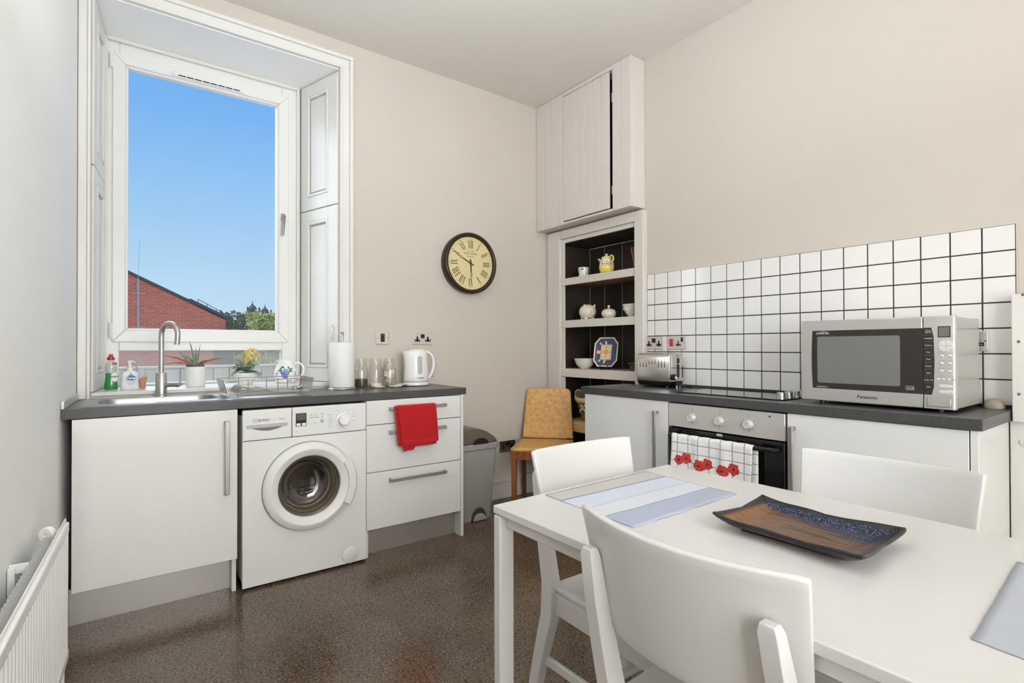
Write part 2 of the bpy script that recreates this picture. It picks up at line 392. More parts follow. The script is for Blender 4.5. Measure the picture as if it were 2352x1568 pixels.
# white boxing panel at the right, beyond the worktop end
bp = thing('boxing_panel', (2.80, 0.1, 0), 'white painted boxing board with screw heads at the right edge beyond the worktop', 'panel')
obj('upper_board', MB().box(2.755, 2.832, -0.5, 0.4865, 0.862, 1.353), GLOSSW, bp, bevel=0.003)
obj('lower_board', MB().box(2.785, 2.832, -0.5, 0.4985, 0.0, 0.862), GLOSSW, bp, bevel=0.002)
for y, z in ((0.465, 1.348), (0.478, 1.17), (0.478, 0.97)):
    sc = MB(); sc.sphere((2.757, y-0.012, z), 0.006, 8, 5); obj('screw', sc, MIDG, bp)
hb = MB().box(2.778, 2.786, 0.40, 0.468, 0.775, 0.79); hb.tube([(2.776, 0.43, 0.783), (2.765, 0.43, 0.783), (2.765, 0.448, 0.783)], 0.004, 6); hb.box(2.775, 2.785, 0.425, 0.429, 0.74, 0.775)
obj('latch', hb, GLOSSW, bp)
# skirting along the window wall and a little pipe rail on top
sk = MB().box(1.70, 2.80, YW-0.016, YW, 0, 0.125); sk.box(1.70, 2.80, YW-0.024, YW, 0.125, 0.158); S('baseboard_back', sk, CREAMW, bevel=0.004)

# ---------------------------------------------------------------- window
ar = MB()
def arch_profile(fn):   # stepped architrave: fn(u0,u1,d) adds a strip u0..u1 from the opening outward with depth d
    fn(0.0, 0.014, 0.026); fn(0.014, 0.060, 0.018); fn(0.060, 0.082, 0.030)
arch_profile(lambda a, b, d: ar.box(OX1+a, OX1+b, YW-d, YW, 0.9045, OZ1+a if a else OZ1))
arch_profile(lambda a, b, d: ar.box(max(OX0-b, xl(YW)+0.002), OX0-a, YW-d, YW, 0.9045, OZ1+a if a else OZ1) if OX0-a > xl(YW)+0.004 else None)
arch_profile(lambda a, b, d: ar.box(max(OX0-b, xl(YW)+0.002), OX1+b, YW-d, YW, OZ1+a, OZ1+b))
S('trim_2', ar, GLOSSW, bevel=0.003)
# panelled shutter linings of the reveal
def lining(name, x0, y0, x1, y1, sgn, zs):
    d = Vector((x1-x0, y1-y0, 0)); L = d.length; d.normalize(); nn = Vector((-d.y*sgn, d.x*sgn, 0))
    e = thing(name, (x0, y0, 0.936), kind='structure')
    def bx(mb, a, b, z0, z1, t0, t1):
        o = Vector((x0, y0, 0)); p = [o+d*a+nn*t0, o+d*b+nn*t0, o+d*b+nn*t1, o+d*a+nn*t1]
        mb.hexa([q+Vector((0, 0, z0)) for q in p] + [q+Vector((0, 0, z1)) for q in p])
    for (z0, z1) in zs:
        mb = MB(); a0, a1 = 0.10, 0.325
        bx(mb, 0.006, a0, z0, z1, 0, 0.012); bx(mb, a1, L-0.02, z0, z1, 0, 0.012)
        bx(mb, a0, a1, z0, z0+0.085, 0, 0.012); bx(mb, a0, a1, z1-0.075, z1, 0, 0.012)
        obj('shutter_frame', mb, GLOSSW, e, bevel=0.0025)
        mo = MB(); zz0, zz1 = z0+0.085, z1-0.075
        bx(mo, a0, a0+0.02, zz0, zz1, 0, 0.016); bx(mo, a1-0.02, a1, zz0, zz1, 0, 0.016); bx(mo, a0+.02, a1-.02, zz0, zz0+0.02, 0, 0.016); bx(mo, a0+.02, a1-.02, zz1-0.02, zz1, 0, 0.016)
        obj('moulding', mo, GLOSSW, e, bevel=0.005)
        pn = MB(); bx(pn, a0+.03, a1-.03, zz0+.03, zz1-.03, 0, 0.006); obj('panel', pn, GLOSSW, e, bevel=0.004)
    return e, d, nn
zs = ((0.938, 2.052), (2.058, 2.884))
e, d, nn = lining('trim_3', OX1, YW, BX1, YG, 1, zs)
kn = MB()
o = Vector((OX1, YW, 0))+d*0.055+nn*0.012
kn.tube([o+Vector((0, 0, 1.30)), o+nn*0.012+Vector((0, 0, 1.29)), o+nn*.014+Vector((0, 0, 1.26)), o+nn*.004+Vector((0, 0, 1.245)), o+nn*.012+Vector((0, 0, 1.225)), o+Vector((0, 0, 1.20))], [.004, .007, .006, .004, .006, .003], 8)
obj('hook', kn, GLOSSW, e)
lining('trim_4', OX0, YW, BX0, YG, -1, zs)
sf = MB(); e_ = .006
sf.hexa([(OX0+.002, YW+.001, OZ1-e_), (OX1-.002, YW+.001, OZ1-e_), (BX1-.002, YG-.001, BZ1-e_), (BX0+.002, YG-.001, BZ1-e_), (OX0+.002, YW+.001, OZ1-.0005), (OX1-.002, YW+.001, OZ1-.0005), (BX1-.002, YG-.001, BZ1-.0005), (BX0+.002, YG-.001, BZ1-.0005)])
S('trim_7', sf, mat('soffit_white', (242, 241, 237), .35, spec=.5), smooth=0)
# bead round the frame
bd = MB(); bd.box(BX0+0.001, BX0+0.018, YG-0.022, YG-0.001, 0.936, BZ1-0.002); bd.box(BX1-0.030, BX1-0.016, YG-0.022, YG-0.001, 0.936, BZ1-0.002); bd.box(BX0+0.018, BX1-0.03, YG-0.022, YG-0.001, BZ1-0.022, BZ1-0.002)
S('trim_5', bd, GLOSSW, bevel=0.003)
win = thing('window_1', (0.45, YG, 0.935), kind='structure')
obj('sill', MB().box(OX0+0.001, OX1-0.001, YW-0.006, YG-0.002, OZ0, 0.935), GLOSSW, win, bevel=0.004)
f = MB(); y0, y1 = YG, YG+0.075
f.box(BX0+0.002, -0.003, y0, y1, 0.936, BZ1-0.002); f.box(0.860, BX1-0.002, y0, y1, 0.936, BZ1-0.002)
f.box(-0.003, 0.860, y0, y1, 0.936, 0.948); f.box(-0.003, 0.860, y0, y1, 1.137, 1.205); f.box(-0.003, 0.860, y0, y1, 2.765, BZ1-0.002)
obj('frame', f, UPVC, win, bevel=0.004)
f = MB(); y0, y1 = YG-0.016, YG+0.055; a, b, c, dd = -0.035, 0.896, 1.187, 2.812; ai, bi, ci, di = 0.037, 0.824, 1.266, 2.742
def fr4(mb, a, b, c, dd, ai, bi, ci, di, y0, y1):
    for p in ([(a, c), (ai, ci), (ai, di), (a, dd)], [(b, c), (b, dd), (bi, di), (bi, ci)], [(a, c), (b, c), (bi, ci), (ai, ci)], [(a, dd), (ai, di), (bi, di), (b, dd)]):
        mb.prism([(x, y0, z) for x, z in p], (0, y1-y0, 0))
fr4(f, a, b, c, dd, ai-.012, bi+.012, ci-.012, di+.012, y0, y1)
obj('sash', f, UPVC, win, bevel=0.005)
f = MB(); fr4(f, ai-.013, bi+.013, ci-.013, di+.013, ai, bi, ci, di, YG-.004, YG+.04); obj('glazing_bead', f, UPVC, win, bevel=0.004)
obj('pane', MB().box(ai-.004, bi+.004, YG+.034, YG+.038, ci-.004, di+.004), PANE, win)
obj('lower_pane', MB().box(-.005, .864, YG+.044, YG+.048, .946, 1.140), PANE2, win)
h = MB().box(0.848, 0.872, YG-.024, YG-.016, 1.985, 2.035); hd = obj('handle', h, HANDM, win, bevel=0.004)
h = MB(); h.tube([(.86, YG-.024, 2.012), (.86, YG-.052, 2.012), (.858, YG-.056, 2.0), (.850, YG-.054, 1.885)], [.008, .009, .011, .008], 10); obj('lever', h, HANDM, hd)
v = MB().box(.246, .628, YG-.030, YG-.016, 2.757, 2.785); vt = obj('trickle_vent', v, UPVC, win, bevel=0.003)
sl = MB()
for k in range(8): x = .275+k*.0415; sl.box(x, x+.036, YG-.0312, YG-.029, 2.762, 2.768)
obj('vent_slots', sl, DARKG, vt)
for z in (2.72, 1.21):
    h = MB(); h.cyl((-.041, YG-.012, z), (-.041, YG-.012, z+.085), .009, 10); obj('hinge', h, UPVC, win)
# low upstand strip where the worktop meets the left wall
up = MB(); up.hexa([(xl(2.80)+.001, 2.80, .9045), (xl(2.80)+.012, 2.80, .9045), (xl(3.27)+.012, 3.27, .9045), (xl(3.27)+.001, 3.27, .9045), (xl(2.80)+.001, 2.80, .938), (xl(2.80)+.012, 2.80, .938), (xl(3.27)+.012, 3.27, .938), (xl(3.27)+.001, 3.27, .938)])
S('trim_6', up, PLATE, bevel=0.002)

# ---------------------------------------------------------------- outside
S('ground', MB().box(-80, 120, 5, 220, -9.2, -9), mat('bounce_paving', (228, 226, 220), 0.95))  # unseen ground made near-white so it bounces light up onto the soffit
pw = thing('parapet_wall', (0.45, 4.4, 0.5), 'pale grey stone parapet just outside the window behind the lower pane', 'wall')
js = [-.75, -.45, -.2, .03, .125, .227, .345, .55, .655, .878, 1.0, 1.25, 1.6]
for i in range(len(js)-1):
    y = 4.4+random.uniform(-.004, .004); obj('stone', MB().box(js[i]+.003, js[i+1]-.003, y, 4.55, .5, 1.008+random.uniform(-.002, .002)), STONE, pw, bevel=0.004)
obj('coping', MB().box(-.75, 1.6, 4.385, 4.57, 1.010, 1.024), STONE, pw, bevel=.003)
bb = thing('brick_building', (-2, 25, -9), 'red brick gable building with a sloping dark roof edge seen through the window', 'building')
sl_ = -0.5033
def rz(x): return 3.66 + sl_*(x-.209)
g = MB(); g.prism([(-9, 22, -9), (3.15, 22, -9), (3.15, 22, rz(3.15)), (-9, 22, rz(-9))], (0, 9, 0)); obj('gable_wall', g, BRICK, bb)
g = MB()
for x0, x1, dz in ((-9, 2.0, 0), (2.0, 3.35, .05)):
    g.prism([(x0, 21.85, rz(x0)+.01+dz), (x1, 21.85, rz(x1)+.01+dz), (x1, 21.85, rz(x1)+.11+dz), (x0, 21.85, rz(x0)+.11+dz)], (0, 9.2, 0))
obj('roof_edge', g, SLATE, bb)
g = MB().box(2.75, 3.32, 21.5, 22.5, -9, 1.60); g.box(2.9, 3.2, 21.5, 22.5, 1.6, 1.72); obj('low_outbuilding', g, SLATE, bb)
ra = thing('roof_railing', (2.6, 23, 2.4), 'thin metal railing on the sloping roof edge of the brick building', 'railing')
for x, z in ((2.31, 2.90), (2.60, 2.73), (2.90, 2.56)): obj('post', MB().cyl((x, 22.5, rz(x)+.1), (x, 22.5, z+.05), .012, 6), SLATE, ra)
obj('rail', MB().cyl((2.31, 22.5, 2.95), (3.1, 22.5, 2.50), .012, 6), SLATE, ra)
am = thing('aerial_mast', (.5, 21.75, 1.8), 'slim aerial mast fixed to the left of the brick gable', 'aerial')
obj('pole', MB().cyl((.505, 21.76, 1.75), (.495, 21.76, 3.5), .028, 8), LIGHTG, am)
obj('whip', MB().cyl((.495, 21.76, 3.5), (.53, 21.76, 4.75), .006, 6), LIGHTG, am)
for z in (3.0, 1.87): obj('bracket', MB().box(.30, .70, 21.73, 21.82, z-.012, z+.012), LIGHTG, am)
obj('cable', MB().cyl((.52, 21.78, -2), (.505, 21.78, 1.75), .014, 6), LIGHTG, am)
def tree(x, y, zb, blobs, ms, label, n, s):
    t = thing('tree', (x, y, zb), label, 'tree', 'trees beyond the brick building')
    mb = MB()
    for (bx, by, bz, br) in blobs:
        for _ in range(int(n*br*br)):
            a = random.uniform(0, 2*PI); c = random.uniform(-1, 1); r = br*random.uniform(.72, 1.04)*(1+.12*math.sin(5*a)*math.cos(4*c)); q = math.sqrt(1-c*c)
            p = Vector((bx+r*q*math.cos(a), by+r*q*math.sin(a), bz+r*c*.85))
            u = Vector((random.gauss(0, 1), random.gauss(0, 1), random.gauss(0, 1))).normalized(); w = u.orthogonal().normalized()*s*random.uniform(.5, 1.0); u = u*s
            mb.add([p-u*.5, p+w*.5, p+u*.5, p-w*.5], [(0, 1, 2, 3)], random.choice((0, 0, 1)))
    obj('foliage', mb, ms, t, smooth=0, kind='stuff')
    tr = MB(); tr.tube([(x, y, zb), (x+.1, y, zb+4), (x, y, blobs[0][2])], [.35, .25, .12], 8); obj('trunk', tr, mat('bark', (88, 76, 64), .9), t)
LG = [mat('leaf_light', (222, 216, 124), .8, var=.3, vscale=.8), mat('leaf_mid', (184, 184, 92), .8, var=.3, vscale=.8)]
DG = [mat('leaf_dark', (112, 116, 84), .85, var=.3, vscale=.8), mat('leaf_deep', (78, 84, 60), .85)]
tree(4.7, 33, -9, [(4.4, 33, 2.55, .75), (5.15, 33, 2.7, .62), (3.9, 33, 2.4, .55), (5.0, 33, 1.7, 1.1), (4.2, 33.5, 1.6, 1.0)], DG, 'dark green tree right behind the low end of the brick building', 900, .16)
tree(8.3, 51, -9, [(8.0, 51, 1.65, 1.95), (7.75, 51, -.8, 2.3)], LG, 'light green tree left of the domed towers', 420, .34)
tree(12.0, 60, -9, [(11.3, 60, 3.2, 2.0), (13.3, 60, 3.1, 2.0), (12.3, 60, .8, 2.9), (14.9, 60, 1.6, 2.6)], LG, 'broad light green tree below the domed towers at the right of the window', 420, .34)
def tower(x, zb, s, label):
    t = thing('domed_tower', (x, 150, -9), label, 'tower', 'domed towers beyond the trees')
    obj('shaft', MB().box(x-1.5*s, x+1.5*s, 148.5, 151.5, -9, zb), STONE, t, bevel=.1)
    obj('cornice', MB().box(x-1.8*s, x+1.8*s, 148.2, 151.8, zb, zb+.35*s), mat('dark_stone', (110, 104, 98), .9), t)
    d = MB(); d.lathe([(1.25*s, 0), (1.3*s, .5*s), (1.12*s, 1.15*s), (.75*s, 1.7*s), (.3*s, 2.02*s), (.28*s, 2.4*s), (.0, 2.6*s)], (x, 150, zb+.35*s), 16); obj('dome', d, mat('dome_stone', (116, 106, 98), .85), t)
    obj('finial', MB().cyl((x, 150, zb+2.8*s), (x, 150, zb+3.6*s), .08*s, 6), SLATE, t)
    for q in (-1, 1): obj('pinnacle', MB().lathe([(.22*s, 0), (.22*s, .7*s), (.3*s, .8*s), (0, 1.5*s)], (x+1.6*q*s, 148.6, zb+.35*s), 8), SLATE, t)
tower(27.62, 10.3, .85, 'larger domed stone tower beyond the trees, left one of the pair')
tower(30.6, 9.9, .75, 'smaller domed stone tower beyond the trees, right one of the pair')

# ================================================================== LEFT RUN
ZW, ZU, YF = 0.904, 0.864, 2.796
# worktop with a cut-out for the sink bowl
wt = MB(); XE = 1.722
BWx0, BWx1, BWy0, BWy1 = -0.085, 0.405, 2.90, 3.20
wt.prism([(xl(YF)+.001, YF, ZU), (BWx0, YF, ZU), (BWx0, YW-.002, ZU), (xl(YW)+.001, YW-.002, ZU)], (0, 0, ZW-ZU))
wt.box(BWx0, BWx1, YF, BWy0, ZU, ZW); wt.box(BWx0, BWx1, BWy1, YW-.002, ZU, ZW); wt.box(BWx1, XE, YF, YW-.002, ZU, ZW)
w = obj('worktop', wt, WORK, smooth=0, loc=(0.75, 3.05, ZU)); tag(w, 'dark grey worktop under the window holding the sink and kettle', 'worktop')
def bar_handle(p0, p1, out, parent, w=0.018, name='handle'):
    p0, p1, out = Vector(p0), Vector(p1), Vector(out); ln = (p1-p0).normalized(); sd = ln.cross(out).normalized()
    mb = MB()
    def bx(a, b, t0, t1):
        q = [a+sd*s_*w/2+out*t for t in (t0, t1) for s_ in (-1, 1)]; r = [x+(b-a) for x in q]
        mb.hexa([q[0], q[1], q[3], q[2], r[0], r[1], r[3], r[2]])
    L = out.length
    bx(p0, p1, 0.78, 1.0); bx(p0, p0+ln*.012, 0, .8); bx(p1-ln*.012, p1, 0, .8)
    return obj(name, mb, HANDM2, parent, bevel=.002)
YC = 2.785
# sink base unit
u = thing('base_cabinet', (0.15, 3.05, 0), 'white gloss base cabinet under the sink with a vertical bar handle', 'cabinet')
cx0, cx1 = -0.155, 0.449
cb = MB(); cb.box(cx0+.004, cx0+.02, YC+.022, 3.28, .15, ZU-.004); cb.box(cx1-.02, cx1-.002, YC+.022, 3.28, .0, ZU-.004); cb.box(cx0+.02, cx1-.02, YC+.022, 3.28, .15, .168); cb.box(cx0+.02, cx1-.02, 3.265, 3.28, .168, .72)
obj('carcass', cb, UNITE, u)
dr = obj('door', MB().box(cx0, cx1, YC, YC+.018, .157, .861), UNIT, u, bevel=.002)
bar_handle((.403, YC, .472), (.403, YC, .812), (0, -.032, 0), dr, .02)
obj('plinth', MB().box(cx0-.012, cx1-.002, 2.862, 2.874, 0, .15), PLINTH, u)
# drawer unit
u = thing('drawer_unit', (1.38, 3.05, 0), 'white gloss three drawer unit at the free end of the sink run', 'cabinet')
dx0, dx1 = 1.080, 1.676
cb = MB(); cb.box(dx0+.002, dx0+.018, YC+.022, 3.28, 0, ZU-.004); cb.box(dx0+.018, dx1-.001, YC+.022, 3.28, .15, .168); cb.box(dx0+.018, dx1, 3.265, 3.28, .168, ZU-.004); cb.box(dx0+.018, dx1, YC+.022, 3.27, ZU-.02, ZU-.004); obj('carcass', cb, UNITE, u)
for z0, z1, zh in ((.729, .860, .812), (.4685, .7255, .681), (.155, .465, .415)):
    dr = obj('drawer', MB().box(dx0, dx1-.002, YC, YC+.018, z0, z1), UNIT, u, bevel=.002)
    bar_handle((1.209, YC, zh), (1.563, YC, zh), (0, -.034, 0), dr, .018)
obj('end_panel', MB().box(1.677, 1.695, YC, YW-.03, 0, ZU-.001), UNIT, u, bevel=.0015)
obj('plinth', MB().box(dx0+.019, 1.676, 2.865, 2.877, 0, .15), PLINTH, u)

# ---------------------------------------------------------------- washing machine
wm = thing('washing_machine', (.77, 3.03, 0), 'white front loading washing machine with a round dark glass door', 'washing machine')
mx0, mx1, my0, my1, mz0, mz1 = 0.468, 1.072, 2.77, 3.26, 0.012, 0.850
dcx, dcz, dR = 0.774, 0.456, 0.163
bd = MB()
bd.box(mx0, mx0+.012, my0+.02, my1, mz0, mz1); bd.box(mx1-.012, mx1, my0+.02, my1, mz0, mz1); bd.box(mx0, mx1, my1-.012, my1, mz0, mz1); bd.box(mx0, mx1, my0+.02, my1, mz1-.02, mz1); bd.box(mx0, mx1, my0+.02, my1, mz0, mz0+.03)
obj('body', bd, APPL, wm)
for x in (mx0+.05, mx1-.05):
    for y in (my0+.06, my1-.06): obj('foot', MB().cyl((x, y, 0), (x, y, mz0+.001), .018, 10), BLACK, wm)
fp = MB(); N = 64; x0, x1, z0, z1 = mx0, mx1, mz0, .706
def sqp(a):
    c, s_ = math.cos(a), math.sin(a); t = 1e9
    if c > 1e-9: t = min(t, (x1-dcx)/c)
    if c < -1e-9: t = min(t, (x0-dcx)/c)
    if s_ > 1e-9: t = min(t, (z1-dcz)/s_)
    if s_ < -1e-9: t = min(t, (z0-dcz)/s_)
    return dcx+c*t, dcz+s_*t
angs = sorted([2*PI*k/N for k in range(N)] + [math.atan2(b-dcz, a-dcx) % (2*PI) for a in (x0, x1) for b in (z0, z1)])
n = len(angs); ri = [(dcx+dR*math.cos(a), dcz+dR*math.sin(a)) for a in angs]; ro = [sqp(a) for a in angs]
vs = [(x, my0, z) for x, z in ri]+[(x, my0, z) for x, z in ro]+[(x, my0+.02, z) for x, z in ro]+[(x, my0+.02, z) for x, z in ri]
fp.add(vs, [(k*n+i, k*n+(i+1) % n, ((k+1) % 4)*n+(i+1) % n, ((k+1) % 4)*n+i) for k in range(4) for i in range(n)])
obj('front_panel', fp, APPL, wm, bevel=.003)
cp = MB().box(.692, mx1, my0-.002, my0+.02, .709, mz1+.004); obj('control_panel', cp, APPL, wm, bevel=.004)
dw = MB().box(mx0, .689, my0-.002, my0+.02, .709, mz1+.004); dd = obj('detergent_drawer', dw, APPL, wm, bevel=.004)
gs = MB(); gs.box(.484, .668, my0-.0035, my0-.001, .768, .784); obj('grip_strip', gs, LIGHTG, dd)
gr = MB(); gr.prism([(.505+.143*k/10, my0-.0036, .7675-.016*math.sin(PI*k/10)) for k in range(11)], (0, .003, 0)); obj('grip_recess', gr, MIDG, dd)
dp = MB().box(.708, .760, my0-.004, my0, .758, .824); di = obj('display', dp, BLACK, wm, bevel=.002)
ds = MB().box(.712, .756, my0-.0046, my0-.003, .789, .821); obj('screen', ds, mat('lcd_grey', (96, 92, 86), .2), di)
bt = MB(); bt.box(.711, .731, my0-.006, my0-.003, .760, .774); bt.box(.737, .757, my0-.006, my0-.003, .760, .774); obj('button', bt, APPL, di, bevel=.001)
for x in (.783, .808): obj('option_button', MB().box(x-.011, x+.011, my0-.0045, my0, .767, .784), APPL, wm, bevel=.0015)
obj('start_button', MB().lathe([(.009, 0), (.009, -.004), (.007, -.0055), (0, -.0055)], (.838, my0-.002, .777), 16, (0, 1, 0)), LIGHTG, wm)
dcx2, dcz2 = .946, .774
dl = obj('dial', MB().lathe([(.034, 0), (.033, -.004), (.027, -.006), (.026, -.024), (.023, -.027), (0, -.027)], (dcx2, my0-.002, dcz2), 32, (0, 1, 0)), WHITEP, wm)
obj('dial_ring', MB().lathe([(.0275, -.0062), (.0285, -.010), (.0265, -.012)], (dcx2, my0-.002, dcz2), 32, (0, 1, 0)), STEEL, dl)
R1, U1 = (1, 0, 0), (0, 0, 1)
its = [('BOSCH', .0150, (.560, my0-.0032, .8030), R1, U1, .0004), ('Maxx 5', .010, (.644, my0-.0032, .8035), R1, U1)]
for it in its: obj('lettering', textmb([it]), BOSCHR, dd)
lg = MB(); lg.lathe([(.0085, 0), (.0098, 0)], (.522, my0-.0032, .803), 20, (0, 1, 0)); lg.lathe([(.0046, 0), (.0056, 0)], (.522, my0-.0032, .803), 4, (0, 1, 0)); obj('emblem', lg, MIDG, dd)
tx = []
for sgn, tt_ in ((-1, ['Easy-Care', 'Cottons', 'Mixed load', 'Delicates', 'Wool', 'Super 15']), (1, ['Rinse', 'Spin', 'Empty'])):
    for k, st in enumerate(tt_): tx.append((st, .0065, (dcx2+sgn*(.066 if sgn < 0 else .058), my0-.003, .806-k*(.0125 if sgn < 0 else .02)), R1, U1))
for k in range(14):
    a = PI/2+2*PI*k/14
    tx.append((('90', '60', '40', '30', '40', '60', '30', '20', '30', '40', '30', '60', '40', '30')[k], .0058, (dcx2+.041*math.cos(a), my0-.003, dcz2+.041*math.sin(a)), R1, U1))
tx += [('Speed\nPerfect', .0055, (.783, my0-.003, .812), R1, U1), ('Extra\nRinse', .0055, (.808, my0-.003, .812), R1, U1), ('Start\nReload', .0062, (.838, my0-.003, .814), R1, U1), ('WAB', .006, (.712, my0-.003, .732), R1, U1)]
obj('print', textmb(tx), MIDG, wm, kind='stuff')
ln = MB()
for x in (.783, .808): ln.box(x-.010, x+.010, my0-.0028, my0-.0015, .796, .7985)
ln.box(.835, .841, my0-.0028, my0-.0015, .796, .799); ln.box(.90, .935, my0-.0026, my0-.0015, .8235, .8243); ln.box(.955, 1.0, my0-.0026, my0-.0015, .8235, .8243)
obj('print_marks', ln, MIDG, wm, kind='stuff')
# door
A = (0, 1, 0); C0 = (dcx, my0, dcz)
dr = obj('door', MB().lathe([(.221, -.001), (.221, -.016), (.2165, -.026), (.210, -.031), (.193, -.0405), (.189, -.0415), (.184, -.040), (.158, -.024), (.153, -.020), (.152, .004)], C0, 72, A), APPL, wm, smooth=50)
obj('door_gap', MB().lathe([(.2235, -.0006), (.2235, -.004), (.220, -.005)], C0, 72, A), MIDG, wm)
gk = obj('gasket', MB().lathe([(.153, -.012), (.150, .002), (.140, .018), (.139, .030), (.131, .032), (.130, .05), (.118, .055), (.118, .10)], C0, 48, A), mat('grey_gasket', (158, 148, 130), .4), wm)
dm = MB(); dm.lathe([(.118, .10), (.20, .11), (.205, .40), (0, .42)], C0, 40, A); obj('drum', dm, mat('drum_steel', (150, 142, 132), .28, metal=1.0), wm)
for k in range(3):
    a = PI/2+.5+2*PI*k/3; ca, sa = math.cos(a), math.sin(a); pd = MB()
    p = Vector((dcx+.19*ca, my0+.13, dcz+.19*sa)); q = Vector((dcx+.15*ca, my0+.14, dcz+.15*sa)); t = Vector((-sa, 0, ca))*.022
    pd.prism([p-t, p+t, q], (0, .22, 0)); obj('drum_paddle', pd, STEEL, wm)
obj('door_glass', MB().lathe([(.151, -.016), (.146, -.012), (.132, .004), (.124, .03), (.118, .060), (.100, .078), (.06, .088), (0, .092)], C0, 48, A), DOORG, dr, smooth=60)
dh = MB(); vs = []
def hp(r, y): return [(dcx+r*math.cos(a), my0+y, dcz+r*math.sin(a)) for a in [math.radians(-32+64*k/14) for k in range(15)]]
loops = [hp(.188, -.0445), hp(.190, -.052), hp(.226, -.048), hp(.240, -.030), hp(.240, -.002), hp(.188, -.020)]
k = sum(loops, []); fs = [(i*15+j, i*15+j+1, ((i+1) % 6)*15+j+1, ((i+1) % 6)*15+j) for i in range(6) for j in range(14)] + [tuple(i*15 for i in range(6)), tuple(i*15+14 for i in range(6))[::-1]]
dh.add(k, fs); obj('door_handle', dh, APPL, dr, bevel=.002)
obj('filter_cap', MB().lathe([(.0435, -.0002), (.0435, -.003), (.042, -.004), (0, -.004)], (.986, my0, .056), 32, A), APPL, wm, label='round filter cap low at the right corner')
obj('filter_gap', MB().lathe([(.0435, -.0006), (.0448, -.0006)], (.986, my0, .056), 32, A), LIGHTG, wm)

# ---------------------------------------------------------------- sink and tap
sk = thing('sink', (.33, 3.04, ZW), 'stainless steel inset sink with a ribbed drainer under the window', 'sink')
rm = MB(); zt = ZW+.004
# rim plate with bowl opening (rounded) : left field, then drainer field
o_ = rrect(.155, 3.045, .292, .222, .03, 6); i_ = rrect((BWx0+BWx1)/2+.0, (BWy0+BWy1)/2, (BWx1-BWx0)/2-.008, (BWy1-BWy0)/2-.008, .07, 6)
n = len(o_)
rm.add([(x, y, ZW+.0005) for x, y in o_]+[(x, y, zt) for x, y in [(a+(b-a)*0 if 0 else a*.985+.155*.015, b*.985+3.045*.015) for a, b in o_]]+[(x, y, zt) for x, y in i_], [(k*n+j, k*n+(j+1) % n, (k+1)*n+(j+1) % n, (k+1)*n+j) for k in range(2) for j in range(n)])
obj('rim', rm, SINK, sk, smooth=40)
bw = MB(); icx, icy = (BWx0+BWx1)/2, (BWy0+BWy1)/2
def sc_(pts, k, z): return [(icx+(x-icx)*k, icy+(y-icy)*k, z) for x, y in pts]
loft(bw, [sc_(i_, 1, zt), sc_(i_, .985, zt-.006), sc_(i_, .95, zt-.06), sc_(i_, .90, zt-.14), sc_(i_, .82, zt-.155), sc_(i_, .2, zt-.16)], cap0=False)
obj('bowl', bw, SINK, sk, smooth=60)
dn = MB(); dn.box(.440, .800, 2.835, 3.255, ZW+.0005, zt-.001)
obj('drainer', dn, SINK, sk, bevel=.002)
for k in range(9):
    y = 2.895+k*.038; rb = MB(); rb.tube([(.47, y, zt-.003), (.50, y, zt+.0005), (.74, y, zt+.0005), (.775, y, zt-.003)], [.002, .0055, .0055, .002], 8); obj('drainer_rib', rb, SINK, sk)
tp = thing('mixer_tap', (.172, 3.245, zt), 'tall brushed steel swan neck mixer tap behind the sink', 'tap')
tx0, ty0 = .172, 3.245
obj('body', MB().lathe([(0, 0), (.030, 0), (.030, .006), (.026, .010), (.025, .115), (.022, .120), (.012, .122)], (tx0, ty0, zt), 24), STEEL, tp)
dxs, dys = .55, -.835
pts = [(tx0, ty0, zt+.11), (tx0, ty0, zt+.30)]
rr_ = .058
for k in range(1, 13):
    a = PI - PI*k/12*1.06; q = rr_+rr_*math.cos(a); pts.append((tx0+dxs*q, ty0+dys*q, zt+.312+rr_*math.sin(a)))
pts.append((pts[-1][0]-dxs*.004, pts[-1][1]-dys*.004, zt+.262))
sp_ = MB(); sp_.tube(pts, .0125, 14); obj('spout', sp_, STEEL, tp)
lv = MB(); lv.tube([(tx0+.015, ty0-.005, zt+.055), (tx0+.05, ty0-.03, zt+.058), (tx0+.075, ty0-.042, zt+.058)], [.012, .013, .015], 12); lv.tube([(tx0+.060, ty0-.038, zt+.052), (tx0+.085, ty0-.05, zt+.062)], [.010, .009], 8); obj('lever', lv, STEEL, tp)

# ---------------------------------------------------------------- things on the sill
ZS = 0.9355
# washing-up liquid
b_ = thing('washing_up_bottle', (-.036, 3.46, ZS), 'clear bottle of green washing-up liquid with a red cap on the window sill', 'bottle')
def ell(prof, c, mb=None, sy=.55, n=24):
    mb = mb or MB(); mb.lathe(prof, c, n, sx=1.0, sy=sy); return mb
c = (-.036, 3.46, ZS)
obj('bottle_body', ell([(0, .001), (.025, .0), (.029, .006), (.0285, .03), (.0245, .055), (.024, .095), (.0265, .115), (.022, .140), (.012, .152), (.011, .160)], c, sy=.62), CLEARP, b_)
obj('liquid', ell([(0, .003), (.024, .003), (.0275, .008), (.027, .03), (.0232, .055), (.0225, .088), (0, .088)], c, sy=.6), mat('green_liquid', (20, 176, 84), .15, spec=.5, trans=.25), b_)
cp = MB(); cp.lathe([(0, .186), (.009, .186), (.0095, .172), (.016, .170), (.0165, .157), (.0135, .155), (0, .155)], c, 20); obj('cap', cp, REDP, b_)
ky = 3.46-.0178
lb = MB(); disc(lb, (-.020, ky, ZS+.068), .017, (1, 0, 0), (0, 0, 1), 24, ry=.027); obj('label_ring', lb, mat('label_copper', (176, 104, 84), .4), b_)
lb = MB(); disc(lb, (-.020, ky-.0006, ZS+.068), .0152, (1, 0, 0), (0, 0, 1), 24, ry=.025); obj('label', lb, mat('label_pale', (226, 226, 222), .5), b_)
